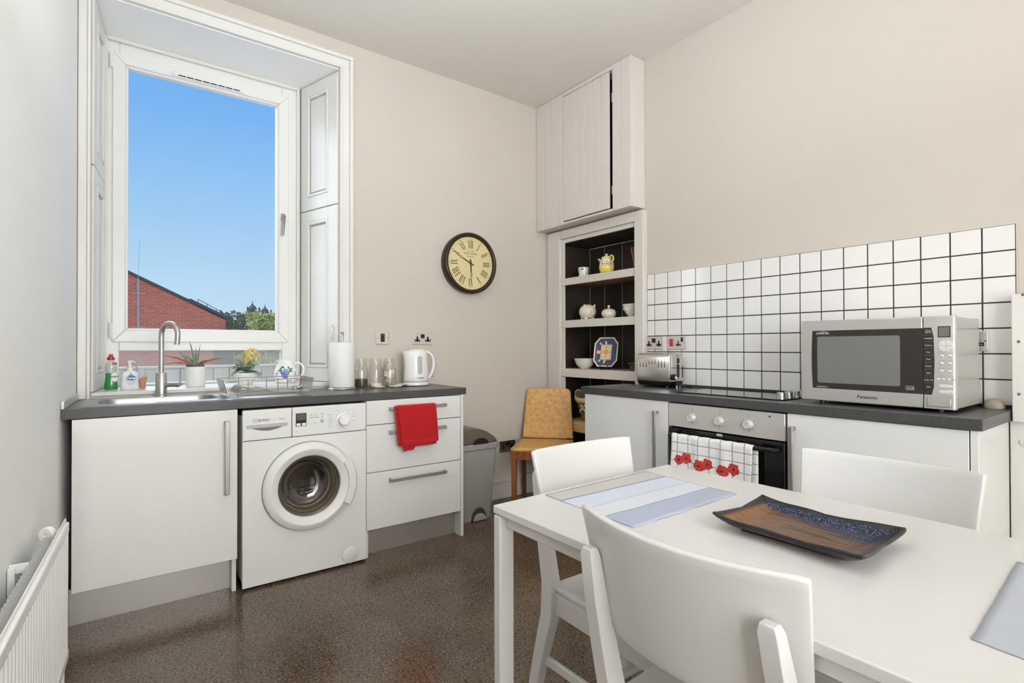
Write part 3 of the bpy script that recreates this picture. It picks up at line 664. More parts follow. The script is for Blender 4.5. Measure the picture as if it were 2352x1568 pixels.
lb = MB(); rect(lb, (-.0205, ky-.0003, ZS+.137), .020, .012, R1, U1); obj('neck_label', lb, BOSCHR, b_)
obj('lettering', textmb([('FAIRY', .0125, (-.020, ky-.0012, ZS+.068), R1, U1, .0004)]), INK, b_)
# soap dispenser
b_ = thing('soap_dispenser', (.043, 3.45, ZS), 'white pump soap dispenser with a blue oval label beside the green bottle', 'dispenser')
c = (.043, 3.45, ZS)
bm_ = MB(); loft(bm_, [[(c[0]+x, c[1]+y, ZS+z) for x, y in rrect(0, 0, hx, hy, min(hx, hy)*.9)] for hx, hy, z in ((.037, .018, 0), (.040, .020, .004), (.0395, .020, .03), (.0375, .019, .06), (.0385, .019, .08), (.034, .017, .092), (.014, .012, .098), (.012, .011, .104))]); obj('body', bm_, mat('clear_soap', (242, 246, 242), .2, trans=.2), b_, smooth=50)
pm = MB(); pm.lathe([(.0135, .098), (.0135, .118), (.011, .122), (.0075, .124), (.0075, .138), (.010, .140), (.010, .150), (0, .152)], c, 18); pm.tube([(c[0], c[1], ZS+.147), (c[0]+.012, c[1]-.012, ZS+.148), (c[0]+.024, c[1]-.022, ZS+.142)], [.006, .005, .004], 8); obj('pump', pm, WHITEP, b_)
obj('pump_collar', MB().lathe([(.0138, .1165), (.0138, .1195)], c, 18), mat('mint_ring', (150, 216, 180), .4), b_)
ly = 3.45-.0212
lb = MB(); disc(lb, (.049, ly, ZS+.060), .0225, R1, U1, 28, ry=.0125); obj('label_oval', lb, BLUEL, b_)
lb = MB(); lb.add([(.037, ly+.0005, ZS+.072), (.061, ly+.0005, ZS+.072), (.049, ly+.0005, ZS+.088)], [(0, 1, 2)]); obj('label_triangle', lb, mat('mint', (96, 176, 136), .4), b_)
lb = MB(); disc(lb, (.049, ly+.0008, ZS+.050), .0235, R1, U1, 28, ry=.030); obj('label_pale', lb, mat('soap_label', (200, 204, 202), .5), b_)
obj('lettering', textmb([('Carex', .0165, (.049, ly-.0006, ZS+.060), R1, U1, .0005)]), WHITEP, b_)
# terracotta pot with grey candle
t_ = thing('terracotta_pot', (.100, 3.50, ZS), 'small terracotta pot behind the soap dispenser', 'pot')
obj('pot', MB().lathe([(0, .001), (.0135, 0), (.0185, .044), (.0215, .044), (.0225, .062), (.019, .062), (.017, .045), (0, .045)], (.100, 3.50, ZS), 24), TERRA, t_)
t_ = thing('grey_cup', (.0885, 3.50, ZS+.0455), 'pale grey slant-topped candle standing in the terracotta pot', 'candle')
gm = MB(); gm.lathe([(0, 0), (.0165, 0), (.0225, .018), (.0235, .062), (0, .062)], (.0925, 3.50, ZS+.0455), 22)
for p in gm.v:
    if p.z > ZS+.0455+.05: p.z += -.55*(p.x-.0925)
obj('wax', gm, mat('grey_wax', (196, 200, 206), .6), t_)
# aloe plant
pl = thing('potted_aloe', (.345, 3.475, ZS), 'spiky aloe with browning leaves in a tall white pot on the window sill', 'plant')
pc = (.345, 3.475, ZS)
obj('pot', MB().lathe([(0, .0005), (.046, .0), (.0475, .006), (.0495, .10), (.0505, .112), (.0465, .112), (.045, .098), (0, .098)], pc, 32), WHITEP, pl)
obj('inner_pot', MB().lathe([(.0455, .100), (.0455, .124), (.042, .124), (.040, .108), (0, .108)], pc, 28), mat('grey_green_pot', (84, 96, 92), .6), pl)
ALG = mat('aloe_green', (132, 148, 120), .5, c2=(100, 122, 92), vscale=30); ALB = mat('aloe_brown', (168, 112, 74), .6, c2=(140, 88, 56), vscale=30)
for (dx, dy, dz, mm, bow) in ((-.030, -.01, .135, ALG, .01), (.024, .0, .115, ALG, -.012), (-.085, -.02, .085, ALG, -.01), (-.155, -.01, .052, ALB, .012), (-.150, -.05, .006, ALB, .012), (.165, .01, .030, ALB, .016), (.12, .03, .024, ALG, .012), (.005, .02, .10, ALG, .0), (-.05, .04, .045, ALG, .015), (.09, -.03, .008, ALB, .02)):
    lf = MB(); p0 = Vector((pc[0]+dx*.06, pc[1]+dy*.06, ZS+.118)); p1 = Vector((pc[0]+dx, pc[1]+dy, ZS+.124+dz)); pts = []
    for k in range(7):
        t = k/6; pts.append(p0.lerp(p1, t)+Vector((0, 0, bow*math.sin(PI*t))))
    lf.tube(pts, [.0058, .0060, .0054, .0046, .0035, .0022, .0005], 6); obj('leaf', lf, mm, pl)
# kalanchoe
pl = thing('potted_kalanchoe', (.60, 3.47, ZS), 'yellow flowering kalanchoe in a white bowl pot behind the dish rack', 'plant')
pc = Vector((.60, 3.47, ZS))
obj('pot', MB().lathe([(0, .0005), (.036, 0), (.040, .006), (.058, .060), (.0615, .062), (.0625, .070), (.057, .070), (.053, .058), (0, .056)], pc, 30), WHITEP, pl)
KL = [mat('kalanchoe_leaf', (92, 122, 84), .4, c2=(132, 154, 126), vscale=40), mat('kalanchoe_pale', (158, 172, 150), .4)]
random.seed(11)
for k in range(26):
    a = k*2.399; L = random.uniform(.045, .085); el_ = random.uniform(-.25, .8); base = pc+Vector((.012*math.cos(a), .012*math.sin(a), .066+.05*random.random()))
    d = Vector((math.cos(a)*math.cos(el_), math.sin(a)*math.cos(el_), math.sin(el_)))
    upv = (Vector((0, 0, 1))-d*d.z).normalized(); sd = d.cross(upv)
    lf = MB()
    def fn(u, v): return base+d*(L*v)+sd*((u-.5)*L*.62*math.sin(PI*min(1, v*.93+.06))**.8)+upv*(abs(u-.5)*L*.18-L*.35*v*v*(1 if el_ < .5 else .2))
    lf.grid(fn, 2, 6); obj('leaf', lf, KL[k % 3 == 0], pl, solid=.002)
FLY = [mat('petal_yellow', (250, 228, 120), .5), mat('petal_gold', (240, 200, 84), .5), mat('bud_green', (150, 150, 66), .5)]
fl = MB(); hc = pc+Vector((.035, 0, .168))
for k in range(190):
    v = Vector((random.gauss(0, 1), random.gauss(0, 1), random.gauss(0, 1))).normalized(); p = hc+Vector((v.x*.050, v.y*.045, v.z*.052))*random.uniform(.75, 1.0)
    w = v.orthogonal().normalized(); x = v.cross(w); r = random.uniform(.0045, .0075); c3 = random.choice((0, 0, 1, 1, 2))
    for q in range(4):
        a = PI/2*q; d1 = w*math.cos(a)+x*math.sin(a); d2 = w*math.cos(a+PI/2)+x*math.sin(a+PI/2)
        fl.add([p-v*.003, p+d1*r*.7+d2*r*.35, p+d1*r*1.1+v*.002, p+d1*r*.7-d2*r*.35], [(0, 1, 2, 3)], c3)
obj('flower_head', fl, FLY, pl, smooth=0, kind='stuff')
st = MB()
for k in range(5): st.tube([pc+Vector((0, 0, .06)), pc+Vector((.01+.006*k, .004*(k-2), .11)), hc+Vector((.02*math.cos(k*1.3), .02*math.sin(k*1.3), -.02))], .003, 6)
obj('stem', st, KL[0], pl)
# jug
jg = thing('painted_jug', (.835, 3.50, ZS), 'white jug painted with blue fruit and green leaves at the right of the sill', 'jug')
jc = Vector((.835, 3.50, ZS))
JW = mat('jug_glaze', (238, 237, 233), .12)
jm = MB(); jm.lathe([(0, .001), (.052, 0), (.058, .006), (.066, .04), (.066, .075), (.056, .105), (.046, .122), (.048, .142), (.045, .142), (.043, .124), (.05, .10), (.058, .05), (0, .01)], jc, 36)
for p in jm.v:
    if p.z > ZS+.118 and p.x < jc.x: p.x -= .35*(p.z-ZS-.118)*max(0, (jc.x-p.x)/.045)**3
obj('body', jm, JW, jg, smooth=60)
hd = MB(); hd.tube(sp([jc+Vector(q) for q in ((.048, -.01, .118), (.075, -.016, .122), (.098, -.021, .100), (.102, -.022, .07), (.088, -.019, .042), (.062, -.013, .025))]), .0055, 10); obj('handle', hd, JW, jg, smooth=60)
def onjug(a, z, dr=.0012):
    pr = [(0, .052), (.006, .058), (.04, .066), (.075, .066), (.105, .056), (.122, .046), (.142, .048)]
    for (za, ra), (zb_, rb_) in zip(pr, pr[1:]):
        if za <= z <= zb_: r = ra+(rb_-ra)*(z-za)/(zb_-za); break
    r += dr; return jc+Vector((r*math.cos(a), r*math.sin(a), z))
def jugblob(name, a0, z0, ra, rz_, mm, rot=0.0, dr=.0012):
    mb = MB(); pts = []
    for k in range(14):
        t = 2*PI*k/14; u, v = ra*math.cos(t), rz_*math.sin(t); uu, vv = u*math.cos(rot)-v*math.sin(rot), u*math.sin(rot)+v*math.cos(rot)
        pts.append(onjug(a0+uu/.062, max(.001, z0+vv), dr))
    mb.add(pts, [tuple(range(14))]); obj(name, mb, mm, jg)
A0 = -PI/2-.25
for da, z, r in ((-.22, .066, .015), (.02, .074, .014), (.05, .056, .015), (-.14, .046, .013), (.18, .066, .012), (-.02, .035, .010)): jugblob('painted_fruit', A0+da, z, r, r, BLUEP, dr=.0012+.0003*random.random())
jugblob('painted_pear', A0+.42, .045, .014, .022, mat('pale_yellow_paint', (240, 224, 170), .3), dr=.001)
for da, z, r in ((-.42, .092, .7), (-.25, .098, -.5), (-.5, .078, .2), (.3, .094, 2.0), (.52, .086, .5), (.46, .074, -.2)): jugblob('painted_leaf', A0+da, z, .012, .005, GREENP, r)
for da, z, r in ((-.85, .06, .4), (-.9, .045, -.4), (-.75, .025, .7), (.95, .065, .2), (.98, .052, -.6), (.25, .012, 1.0), (.5, .014, 2.2)): jugblob('painted_petal', A0+da, z, .007, .004, BLUEP, r)

# ---------------------------------------------------------------- dish rack
dk = thing('dish_rack', (.62, 3.03, zt), 'wire dish rack standing on the ribbed drainer', 'dish rack')
WR_ = .0021; rx0, rx1, ry0, ry1, rzb, rzt = .43, .825, 2.90, 3.17, zt+.016, zt+.084
WIREM = mat('rack_wire', (156, 154, 150), .3, metal=.8)
def wire(name, pts, r=WR_, closed=False): mb = MB(); mb.tube(pts, r*.95, 6, closed); return obj(name, mb, WIREM, dk)
wire('rim_wire', [(rx0-.022, ry0, rzt), (rx1+.008, ry0, rzt), (rx1+.008, ry1, rzt), (rx0-.022, ry1, rzt)], .0026, True)
wire('base_wire', [(rx0, ry0+.006, rzb), (rx1-.01, ry0+.006, rzb), (rx1-.01, ry1-.006, rzb), (rx0, ry1-.006, rzb)], .0022, True)
for y in (ry0+.003, ry1-.003):
    for x in (.515, .655, .765): wire('side_wire', [(x, y, rzt), (x, y, rzb)])
pl_ = MB(); pl_.hexa([(rx0-.002, ry0+.004, rzb), (rx0, ry0+.004, rzb), (rx0, ry1-.004, rzb), (rx0-.002, ry1-.004, rzb), (rx0-.022, ry0+.004, rzt), (rx0-.020, ry0+.004, rzt), (rx0-.020, ry1-.004, rzt), (rx0-.022, ry1-.004, rzt)]); obj('end_plate', pl_, PLATE, dk)
for k in range(12):
    y = ry0+.018+k*.0215; x = rx1
    wire('end_wire', [(x+.008, y, rzt), (x+.004, y, rzb+.02), (x-.006, y, rzb+.002), (x-.03, y, rzb)])
    if k < 11:
        pr = [(rx0, 0), (.468, 0)]+[(.468+.06*t, .034*math.sin(PI*t*.95)) for t in (.15, .3, .45, .6, .75)]+[(.545, .012), (.60, .018), (.628, .006), (.65, 0), (rx1-.03, 0)]
        wire('floor_wire', [(px_, y, rzb+h_) for px_, h_ in pr], .0018)
for x, y in ((.470, ry0+.006), (.775, ry0+.006), (.470, ry1-.006), (.775, ry1-.006)): wire('foot', [(x, y, rzb), (x, y, zt+.001)], .0030)
# a small strainer in the rack's end basket
ss = thing('sink_strainer', (.79, 3.03, rzb+.003), 'small shiny strainer cup lying in the right end of the dish rack', 'strainer')
obj('cup', MB().lathe([(0, 0), (.016, 0), (.024, .010), (.034, .013), (.034, .015), (.022, .012), (0, .003)], (.785, 3.02, rzb+.003), 24), CHROME, ss)

# ---------------------------------------------------------------- right end of the sink worktop
ZT_ = ZW+.0003
# kitchen roll and its holder
rx, ry = 1.075, 3.165
h_ = thing('roll_holder', (rx, ry, ZT_), 'steel upright holder under and through the kitchen roll', 'roll holder')
obj('base', MB().lathe([(0, 0), (.078, 0), (.080, .003), (.076, .010), (0, .012)], (rx, ry, ZT_), 32), STEEL, h_)
obj('rod', MB().lathe([(.008, .012), (.008, .318), (.0115, .320), (.0115, .326), (.009, .330), (.012, .336), (.012, .342), (0, .348)], (rx, ry, ZT_), 16), STEEL, h_)
kr = thing('kitchen_roll', (rx, ry, ZT_+.013), 'tall white embossed kitchen paper roll beside the glass jars', 'kitchen roll')
M = PAPER; n = M.node_tree; q, ob = ncoord(n)
an = nmath(n, 'MULTIPLY', nmath(n, 'ARCTAN2', q[1], q[0]), .072)
def chev(a, b, s):
    v = nmath(n, 'MULTIPLY', nmath(n, 'ADD', a, nmath(n, 'MULTIPLY', b, s)), 150.0); return nmath(n, 'ABSOLUTE', nmath(n, 'SINE', nmath(n, 'MULTIPLY', v, PI)))
cell = nmath(n, 'GREATER_THAN', nmath(n, 'SINE', nmath(n, 'MULTIPLY', nmath(n, 'ADD', an, q[2]), 210.0)), 0.0)
mixv = n.nodes.new('ShaderNodeMix'); n.links.new(cell, mixv.inputs[0]); n.links.new(chev(an, q[2], 1), mixv.inputs[2]); n.links.new(chev(an, q[2], -1), mixv.inputs[3])
bmp = n.nodes.new('ShaderNodeBump'); bmp.inputs['Strength'].default_value = .55; bmp.inputs['Distance'].default_value = .0016; n.links.new(mixv.outputs[0], bmp.inputs['Height']); n.links.new(bmp.outputs[0], n.nodes['Principled BSDF'].inputs['Normal'])
obj('paper', MB().lathe([(.020, 0), (.071, 0), (.0725, .004), (.0725, .262), (.071, .266), (.020, .266), (.020, 0)], (rx, ry, ZT_+.013), 48), PAPER, kr, smooth=50)
obj('card_core', MB().lathe([(.0195, .001), (.0195, .265), (.0175, .265), (.0175, .001), (.0195, .001)], (rx, ry, ZT_+.013), 20), TERRA, kr)
# three glass jars
cof = mat('coffee_granules', (74, 48, 32), .9, bump=.8, bscale=300, c2=(44, 28, 20), vscale=240)
sug = mat('white_sugar', (240, 234, 220), .9)
def jar(x, y, label, name_c, fill):
    j = thing('glass_jar', (x, y, ZT_), label, 'jar', 'open glass jars beside the kettle'); c = (x, y, ZT_)
    obj('glass', MB().lathe([(0, .001), (.036, .0), (.041, .005), (.042, .012), (.042, .105), (.038, .122), (.031, .130), (.031, .140), (.035, .142), (.035, .150), (.032, .152), (.032, .172), (.034, .174), (.034, .180), (.031, .180), (.0295, .172), (.0295, .130), (.036, .12), (.0395, .104), (.0395, .010), (0, .006)], c, 32), JAR, j, smooth=60)
    if fill: obj(*fill(c), j)
    return j
def f1(c):
    mb = MB(); mb.lathe([(0, .0065), (.038, .0065), (.039, .012), (.039, .052), (.02, .049), (0, .052)], c, 28); return 'coffee', mb, cof
def f2(c):
    mb = MB(); mb.lathe([(0, .0065), (.038, .0065), (.039, .012), (.039, .022), (.026, .020), (.012, .016), (0, .017)], c, 28); return 'sugar', mb, sug
jar(1.213, 3.215, 'left glass jar with a little brown coffee, next to the kitchen roll', 'coffee', f1)
jar(1.308, 3.215, 'middle glass jar with a thin layer of white sugar', 'sugar', f2)
j = jar(1.400, 3.215, 'right glass jar stuffed with pale tea bags', 'tea', None)
TB = mat('tea_bag_paper', (222, 214, 200), .9, c2=(196, 184, 164), vscale=60)
random.seed(5)
for k in range(9):
    mb = MB(); z = .022+.012*k; a = random.uniform(0, 6.3); t = random.uniform(.5, 1.2); w = .026
    X = Vector((math.cos(a), math.sin(a), 0)); Yv = Vector((-math.sin(a)*math.cos(t), math.cos(a)*math.cos(t), math.sin(t))); Nn = X.cross(Yv)
    c = Vector((1.400+.008*math.cos(k*2.4), 3.215+.008*math.sin(k*2.4), ZT_+z+.012))
    mb.grid(lambda u, v: c+X*(u-.5)*2*w+Yv*(v-.5)*2*w*.85+Nn*.009*math.sin(PI*u)*math.sin(PI*v), 6, 6); mb.grid(lambda u, v: c+X*(u-.5)*2*w+Yv*(v-.5)*2*w*.85-Nn*.009*math.sin(PI*u)*math.sin(PI*v), 6, 6)
    for p in mb.v:
        r = math.hypot(p.x-1.400, p.y-3.215)
        if r > .038: p.x = 1.400+(p.x-1.400)*.038/r; p.y = 3.215+(p.y-3.215)*.038/r
        p.z = max(p.z, ZT_+.008)
    obj('tea_bag', mb, TB, j)
def lid(c, tilt, label):
    l = thing('jar_lid', c, label, 'lid', 'loose glass jar lids on the worktop'); mb = MB(); mb.lathe([(0, 0), (.030, 0), (.034, .003), (.040, .005), (.040, .009), (.032, .009), (.026, .006), (0, .007)], c, 28)
    obj('lid_disc', mb, mat('lid_glass', (222, 216, 200), .12, spec=.6), l, smooth=50); l.rotation_euler = tilt; return l
lid((1.292, 3.125, ZT_), (0, 0, 0), 'pale lid lying flat in front of the middle jar')
lid((1.395, 3.115, ZT_), (0, 0, 0), 'flat white lid lying in front of the right jar')
lid((1.452, 3.150, ZT_+.006), (0, -.13, 0), 'pale lid leaning against the foot of the kettle')
# kettle
kx, ky = 1.560, 3.155
kt = thing('kettle', (kx, ky, ZT_), 'white plastic electric kettle with a grey water window on its base', 'kettle'); c = Vector((kx, ky, ZT_))
obj('power_base', MB().lathe([(0, .003), (.080, .003), (.084, .008), (.083, .022), (.078, .026), (0, .026)], c, 40, sx=1.0, sy=.9), WHITEP, kt)
ft = MB()
for a in (.6, 2.2, 4.1, 5.4): ft.cyl(c+Vector((.06*math.cos(a), .055*math.sin(a), 0)), c+Vector((.06*math.cos(a), .055*math.sin(a), .004)), .008, 8)
obj('feet', ft, BLACK, kt)
kb = MB(); kb.lathe([(0, .027), (.078, .027), (.082, .032), (.0825, .06), (.080, .13), (.0745, .19), (.0715, .222), (.066, .226), (0, .226)], c, 48, sx=1.0, sy=.88)
for p in kb.v:
    z = p.z-ZT_
    if z > .17 and p.x < kx:
        t = (z-.17)/.056; a = max(0, (kx-p.x)/.074); p.x -= .040*t*a**6; p.z += .004*t*a**6
obj('body', kb, WHITEP, kt, smooth=60)
obj('body_gap', MB().lathe([(.0765, .0262), (.0815, .0262), (.0815, .0285), (.0765, .0285)], c, 40, sy=.88), MIDG, kt)
obj('lid', MB().lathe([(.060, .224), (.060, .229), (.050, .236), (.02, .240), (0, .240)], c+Vector((.006, 0, 0)), 32, sy=.88), WHITEP, kt)
hm = MB()
pts = [(.055, .222), (.085, .219), (.110, .205), (.126, .175), (.130, .135), (.122, .095), (.104, .060), (.080, .036)]
ribs = []
for k, (x, z) in enumerate(pts):
    a = pts[max(0, k-1)]; b2 = pts[min(len(pts)-1, k+1)]; tx_, tz_ = b2[0]-a[0], b2[1]-a[1]; L = math.hypot(tx_, tz_); nx, nz = -tz_/L, tx_/L
    h1 = .0095 if 0 < k < 7 else .012
    ribs.append([c+Vector((x+nx*u, w, z+nz*u)) for u, w in ((-h1, -.012), (h1, -.012), (h1*1.2, 0), (h1, .012), (-h1, .012), (-h1*1.2, 0))])
loft(hm, ribs); obj('handle', hm, WHITEP, kt, smooth=50, sub=1)
gm = MB(); pts2 = [(x+.0085 if 0 < k < 7 else x, z) for k, (x, z) in enumerate(pts)]
gm.tube([c+Vector((x, -.003, z)) for x, z in pts2[:7]], .0062, 8); obj('grey_grip', gm, LIGHTG, kt, smooth=60)
ww = MB(); wp = rrect(0, 0, .0165, .060, .0164, 8)
def kyf(x, z): return ky-.88*math.sqrt(max(0, (.0825-(.0025*(z-.06)/.07 if z < .13 else .0025+.0055*(z-.13)/.06))**2-x*x))-.0010

def wfn(u, v):
    z = (v-.5)*.12; hw = .0165 if abs(z) < .0435 else math.sqrt(max(0, .0165**2-(abs(z)-.0435)**2)); x = (2*u-1)*hw
    return Vector((kx-.008+x, kyf(x-.008, .135+z), ZT_+.135+z))
ww.grid(wfn, 8, 24); obj('water_window', ww, mat('water_window', (176, 178, 178), .2), kt)
mk = MB()
for dz in (-.042, -.005, .035): disc(mk, (kx-.008, kyf(-.008, .135+dz)-.0006, ZT_+.135+dz), .0035, R1, U1, 10)
obj('level_marks', mk, WHITEP, kt)
obj('switch', MB().box(kx+.092, kx+.122, ky-.010, ky+.010, ZT_+.052, ZT_+.058), REDP, kt, bevel=.002)
lt = textmb([('BOSCH', .0115, (kx-.0, kyf(0, .05)-.0008, ZT_+.052), R1, U1, .0003)]); lt.lathe([(.0036, 0), (.0044, 0)], (kx-.026, kyf(-.026, .05)-.0012, ZT_+.052), 16, (0, 1, 0)); obj('lettering', lt, MIDG, kt)
ck = thing('flex', (1.64, 3.22, ZT_), 'short white kettle flex lying behind the kettle', 'cable'); mb = MB(); mb.tube([(1.63, 3.21, ZT_+.005), (1.66, 3.24, ZT_+.004), (1.645, 3.275, ZT_+.004), (1.62, 3.285, ZT_+.004)], .0035, 8); obj('wire', mb, WHITEP, ck)

# ---------------------------------------------------------------- plates and sockets
def plate(name, loc, rot, label, cat, w=.148, h=.084, kind='double', pm=PLATE):
    e = thing(name, loc, label, cat, rot=rot, local=True); e_ = e
    obj('face_plate', MB().box(-w/2, w/2, -.007, -.0005, -h/2, h/2), pm, e_, bevel=.0035, seg=3)
    def sock(cx, m=BLACK):
        mb = MB(); mb.box(cx-.0065, cx+.0065, -.0078, -.006, -.018, .013); mb.box(cx-.021, cx+.021, -.0078, -.006, -.021, -.006); obj('socket', mb, m, e_, bevel=.001)
        hb_ = MB(); hb_.box(cx-.016, cx-.009, -.0082, -.0076, -.016, -.012); hb_.box(cx+.009, cx+.016, -.0082, -.0076, -.016, -.012); obj('pin_slots', hb_, MIDG if m is not BLACK else LIGHTG, e_)
    if kind == 'double':
        sock(-.040); sock(.040)
        for q in (-.0075, .0075): obj('switch', MB().box(q-.0068, q+.0068, -.0100, -.006, .002, .030), BLACK, e_, bevel=.001)
    if kind == 'single':
        mb = MB().box(-.014, .014, -.0105, -.006, -.026, .030); obj('switch', mb, BLACK, e_, bevel=.0015)
        obj('neon', MB().box(-.008, .008, -.0112, -.0104, .021, .027), REDP, e_)
    if kind == 'cooker':
        obj('switch', MB().box(-.048, -.022, -.011, -.006, -.024, .026), REDP, e_, bevel=.0015, label='red rocker switch')
        sock(.016, MIDG); obj('switch', MB().box(.036, .051, -.010, -.006, .006, .034), BLACK, e_, bevel=.0015)
    sw = MB()
    for x in (-w/2+.009, w/2-.009): sw.lathe([(.0035, -.0072), (.003, -.0082), (0, -.0084)], (x, 0, 0), 10, (0, 1, 0))
    obj('screw', sw, MIDG, e_)
    return e
plate('isolator_switch', (1.388, YW, 1.216), 0, 'single square steel switch plate with a black rocker left of the kettle socket', 'switch', .086, .086, 'single')
plate('double_socket', (1.679, YW, 1.214), 0, 'steel double socket on the beige wall above the kettle', 'socket')
plate('double_socket', (2.403, YW, .392), 0, 'dark steel double socket low on the wall between bin and tan chair', 'socket', pm=mat('dark_plate', (112, 104, 94), .3, metal=.8))
plate('double_socket', (XW-.0078, 2.238, 1.179), -PI/2, 'steel double socket on the tiles above the toaster, left one', 'socket')
plate('cooker_switch', (XW-.0078, 2.065, 1.179), -PI/2, 'steel cooker switch plate with a red rocker on the tiles', 'switch', .146, .084, 'cooker')
plate('double_socket', (XW-.0078, .642, 1.174), -PI/2, 'steel socket plate on the tiles half hidden behind the microwave', 'socket')

# ---------------------------------------------------------------- clock
ck = thing('wall_clock', (2.045, YW, 1.763), 'round wall clock with cream Roman numeral dial and dark bronze case', 'clock', local=True)
A = (0, 1, 0); CR = .214
obj('case', MB().lathe([(.218, -.001), (.222, -.03), (.221, -.056), (.214, -.066), (.204, -.068), (.194, -.062), (.190, -.046)], (0, 0, 0), 72, A), DARKB, ck, smooth=50)
obj('dial', MB().lathe([(.1915, -.045), (0, -.045)], (0, 0, 0), 72, A), CREAMP, ck)
nm = MB(); nk = MB()
def stroke(mb, a, r0, r1, off, w, off1=None, dn_=-.0458):
    off1 = off if off1 is None else off1
    d = Vector((math.sin(a), 0, math.cos(a))); t = Vector((math.cos(a), 0, -math.sin(a)))
    p = [d*r0+t*(off-w), d*r0+t*(off+w), d*r1+t*(off1+w), d*r1+t*(off1-w)]
    mb.add([q+Vector((0, dn_, 0)) for q in p], [(0, 1, 2, 3)])
rn = ['XII', 'I', 'II', 'III', 'IIII', 'V', 'VI', 'VII', 'VIII', 'IX', 'X', 'XI']
for h, st in enumerate(rn):
    a = 2*PI*h/12; wd = {'I': .012, 'V': .024, 'X': .024}; tot = sum(wd[q] for q in st); x = -tot/2
    for q in st:
        cx = x+wd[q]/2; x += wd[q]
        if q == 'I': stroke(nm, a, .108, .166, cx, .0026)
        if q == 'V': stroke(nm, a, .108, .166, cx+.001, .0026, cx-.008); stroke(nm, a, .108, .166, cx+.001, .0011, cx+.008)
        if q == 'X': stroke(nm, a, .108, .166, cx+.008, .0026, cx-.008); stroke(nm, a, .108, .166, cx-.008, .0011, cx+.008)
    stroke(nk, a, .172, .180, 0, .0028)
for k in range(60):
    if k % 5: stroke(nk, 2*PI*k/60, .174, .179, 0, .0008)
obj('numerals', nm, INK, ck); obj('minute_marks', nk, INK, ck)
def handmesh(a, L, tail, w, ring):
    mb = MB(); d = Vector((math.sin(a), 0, math.cos(a))); t = Vector((math.cos(a), 0, -math.sin(a))); y = Vector((0, -.050, 0))
    def qd(r0, w0, r1, w1): mb.prism([d*r0-t*w0+y, d*r0+t*w0+y, d*r1+t*w1+y, d*r1-t*w1+y], (0, .0015, 0))
    qd(-tail, w*1.1, ring-.012, w*.8); qd(ring+.012, w*.9, L, .0006)
    for q in (-1, 1): mb.prism([d*(ring-.013)+y, d*ring+t*q*.010+y, d*(ring+.014)+y, d*ring+t*q*.006+y], (0, .0015, 0))
    return mb
obj('hour_hand', handmesh(math.radians(176), .105, .028, .0048, .080), INK, ck)
obj('minute_hand', handmesh(math.radians(296.5), .135, .03, .0040, .092), INK, ck)
obj('hub', MB().lathe([(.007, -.0465), (.007, -.054), (0, -.055)], (0, 0, 0), 16, A), INK, ck)
obj('lettering', textmb([('EST. 1906', .014, (0, -.0460, .088), R1, U1), ('OLD TOWN', .020, (0, -.0460, .069), R1, U1, .0002), ('LONDON', .013, (0, -.0460, .048), R1, U1)]), mat('dial_print', (96, 82, 56), .5), ck)
obj('crystal', MB().lathe([(.193, -.0602), (.10, -.0612), (0, -.0615)], (0, 0, 0), 48, A), CRYSTAL, ck, smooth=60)

# ---------------------------------------------------------------- red towel
rt = thing('red_towel', (1.36, 2.742, .80), 'folded red towel hanging over the top drawer handles', 'towel')
def tw(u, v, x0t, x1t, x0b, x1b, zt0, zb0, yb, amp, drop=0.0):
    x = (x0t+(x0b-x0t)*v)+((x1t+(x1b-x1t)*v)-(x0t+(x0b-x0t)*v))*u
    z = zt0+(zb0-zt0)*v - drop*(1-u)*v
    y = yb + amp*math.sin(u*7+1.0)*v - .004*math.sin(PI*v)
    if v < .06: y += (.06-v)/.06*.016; z -= ((.06-v)/.06)**2*.010
    return Vector((x, y, z+.004*math.sin(u*5)*v))
mb = MB(); mb.grid(lambda u, v: tw(u, v, 1.232, 1.478, 1.268, 1.498, .838, .612, 2.734, .003), 18, 22); obj('front_fold', mb, REDT, rt, solid=.009, sub=1)
mb = MB(); mb.grid(lambda u, v: tw(u, v, 1.222, 1.45, 1.248, 1.44, .833, .600, 2.7425, .003), 14, 16); obj('back_fold', mb, REDT, rt, solid=.006, sub=1)
mb = MB(); mb.grid(lambda u, v: tw(u, v, 1.262, 1.475, 1.275, 1.482, .634, .600, 2.7285, .004, .012), 14, 10); obj('corner_fold', mb, REDT, rt, solid=.006, sub=1)
mb = MB(); mb.grid(lambda u, v: tw(u, v, 1.255, 1.36, 1.280, 1.335, .62, .578, 2.7345, .002, .01), 8, 6); obj('tip_fold', mb, REDT, rt, solid=.006, sub=1)

# ---------------------------------------------------------------- bin
bn = thing('pedal_bin', (1.915, 3.12, 0), 'grey plastic swing-lid bin standing between the drawer unit and the tan chair', 'bin')
bm_ = MB(); cy = 3.125
rings = []
for z, hx, hy in ((0.0, .138, .150), (.012, .142, .154), (.47, .176, .172), (.472, .172, .168)): rings.append([(1.895+x, cy+y, z) for x, y in rrect(0, 0, hx, hy, .028, 4)])
loft(bm_, rings); obj('body', bm_, BINM, bn, smooth=40)
rm = MB(); loft(rm, [[(1.895+x, cy+y, z) for x, y in rrect(0, 0, hx, hy, .034, 4)] for z, hx, hy in ((.474, .178, .174), (.476, .188, .184), (.505, .190, .186), (.512, .184, .180))]); obj('rim', rm, BINM, bn, smooth=40)
ld = MB(); N = 12
prof = [(-.178, 0.0), (-.170, .035), (-.14, .075), (-.09, .099), (-.03, .106), (.03, .10), (.09, .078), (.14, .046), (.168, .02), (.178, 0)]
ld.prism([(1.895+x, cy-.172, .511+z) for x, z in prof], (0, .344, 0)); obj('lid', ld, BINLID, bn, bevel=.012, seg=3)
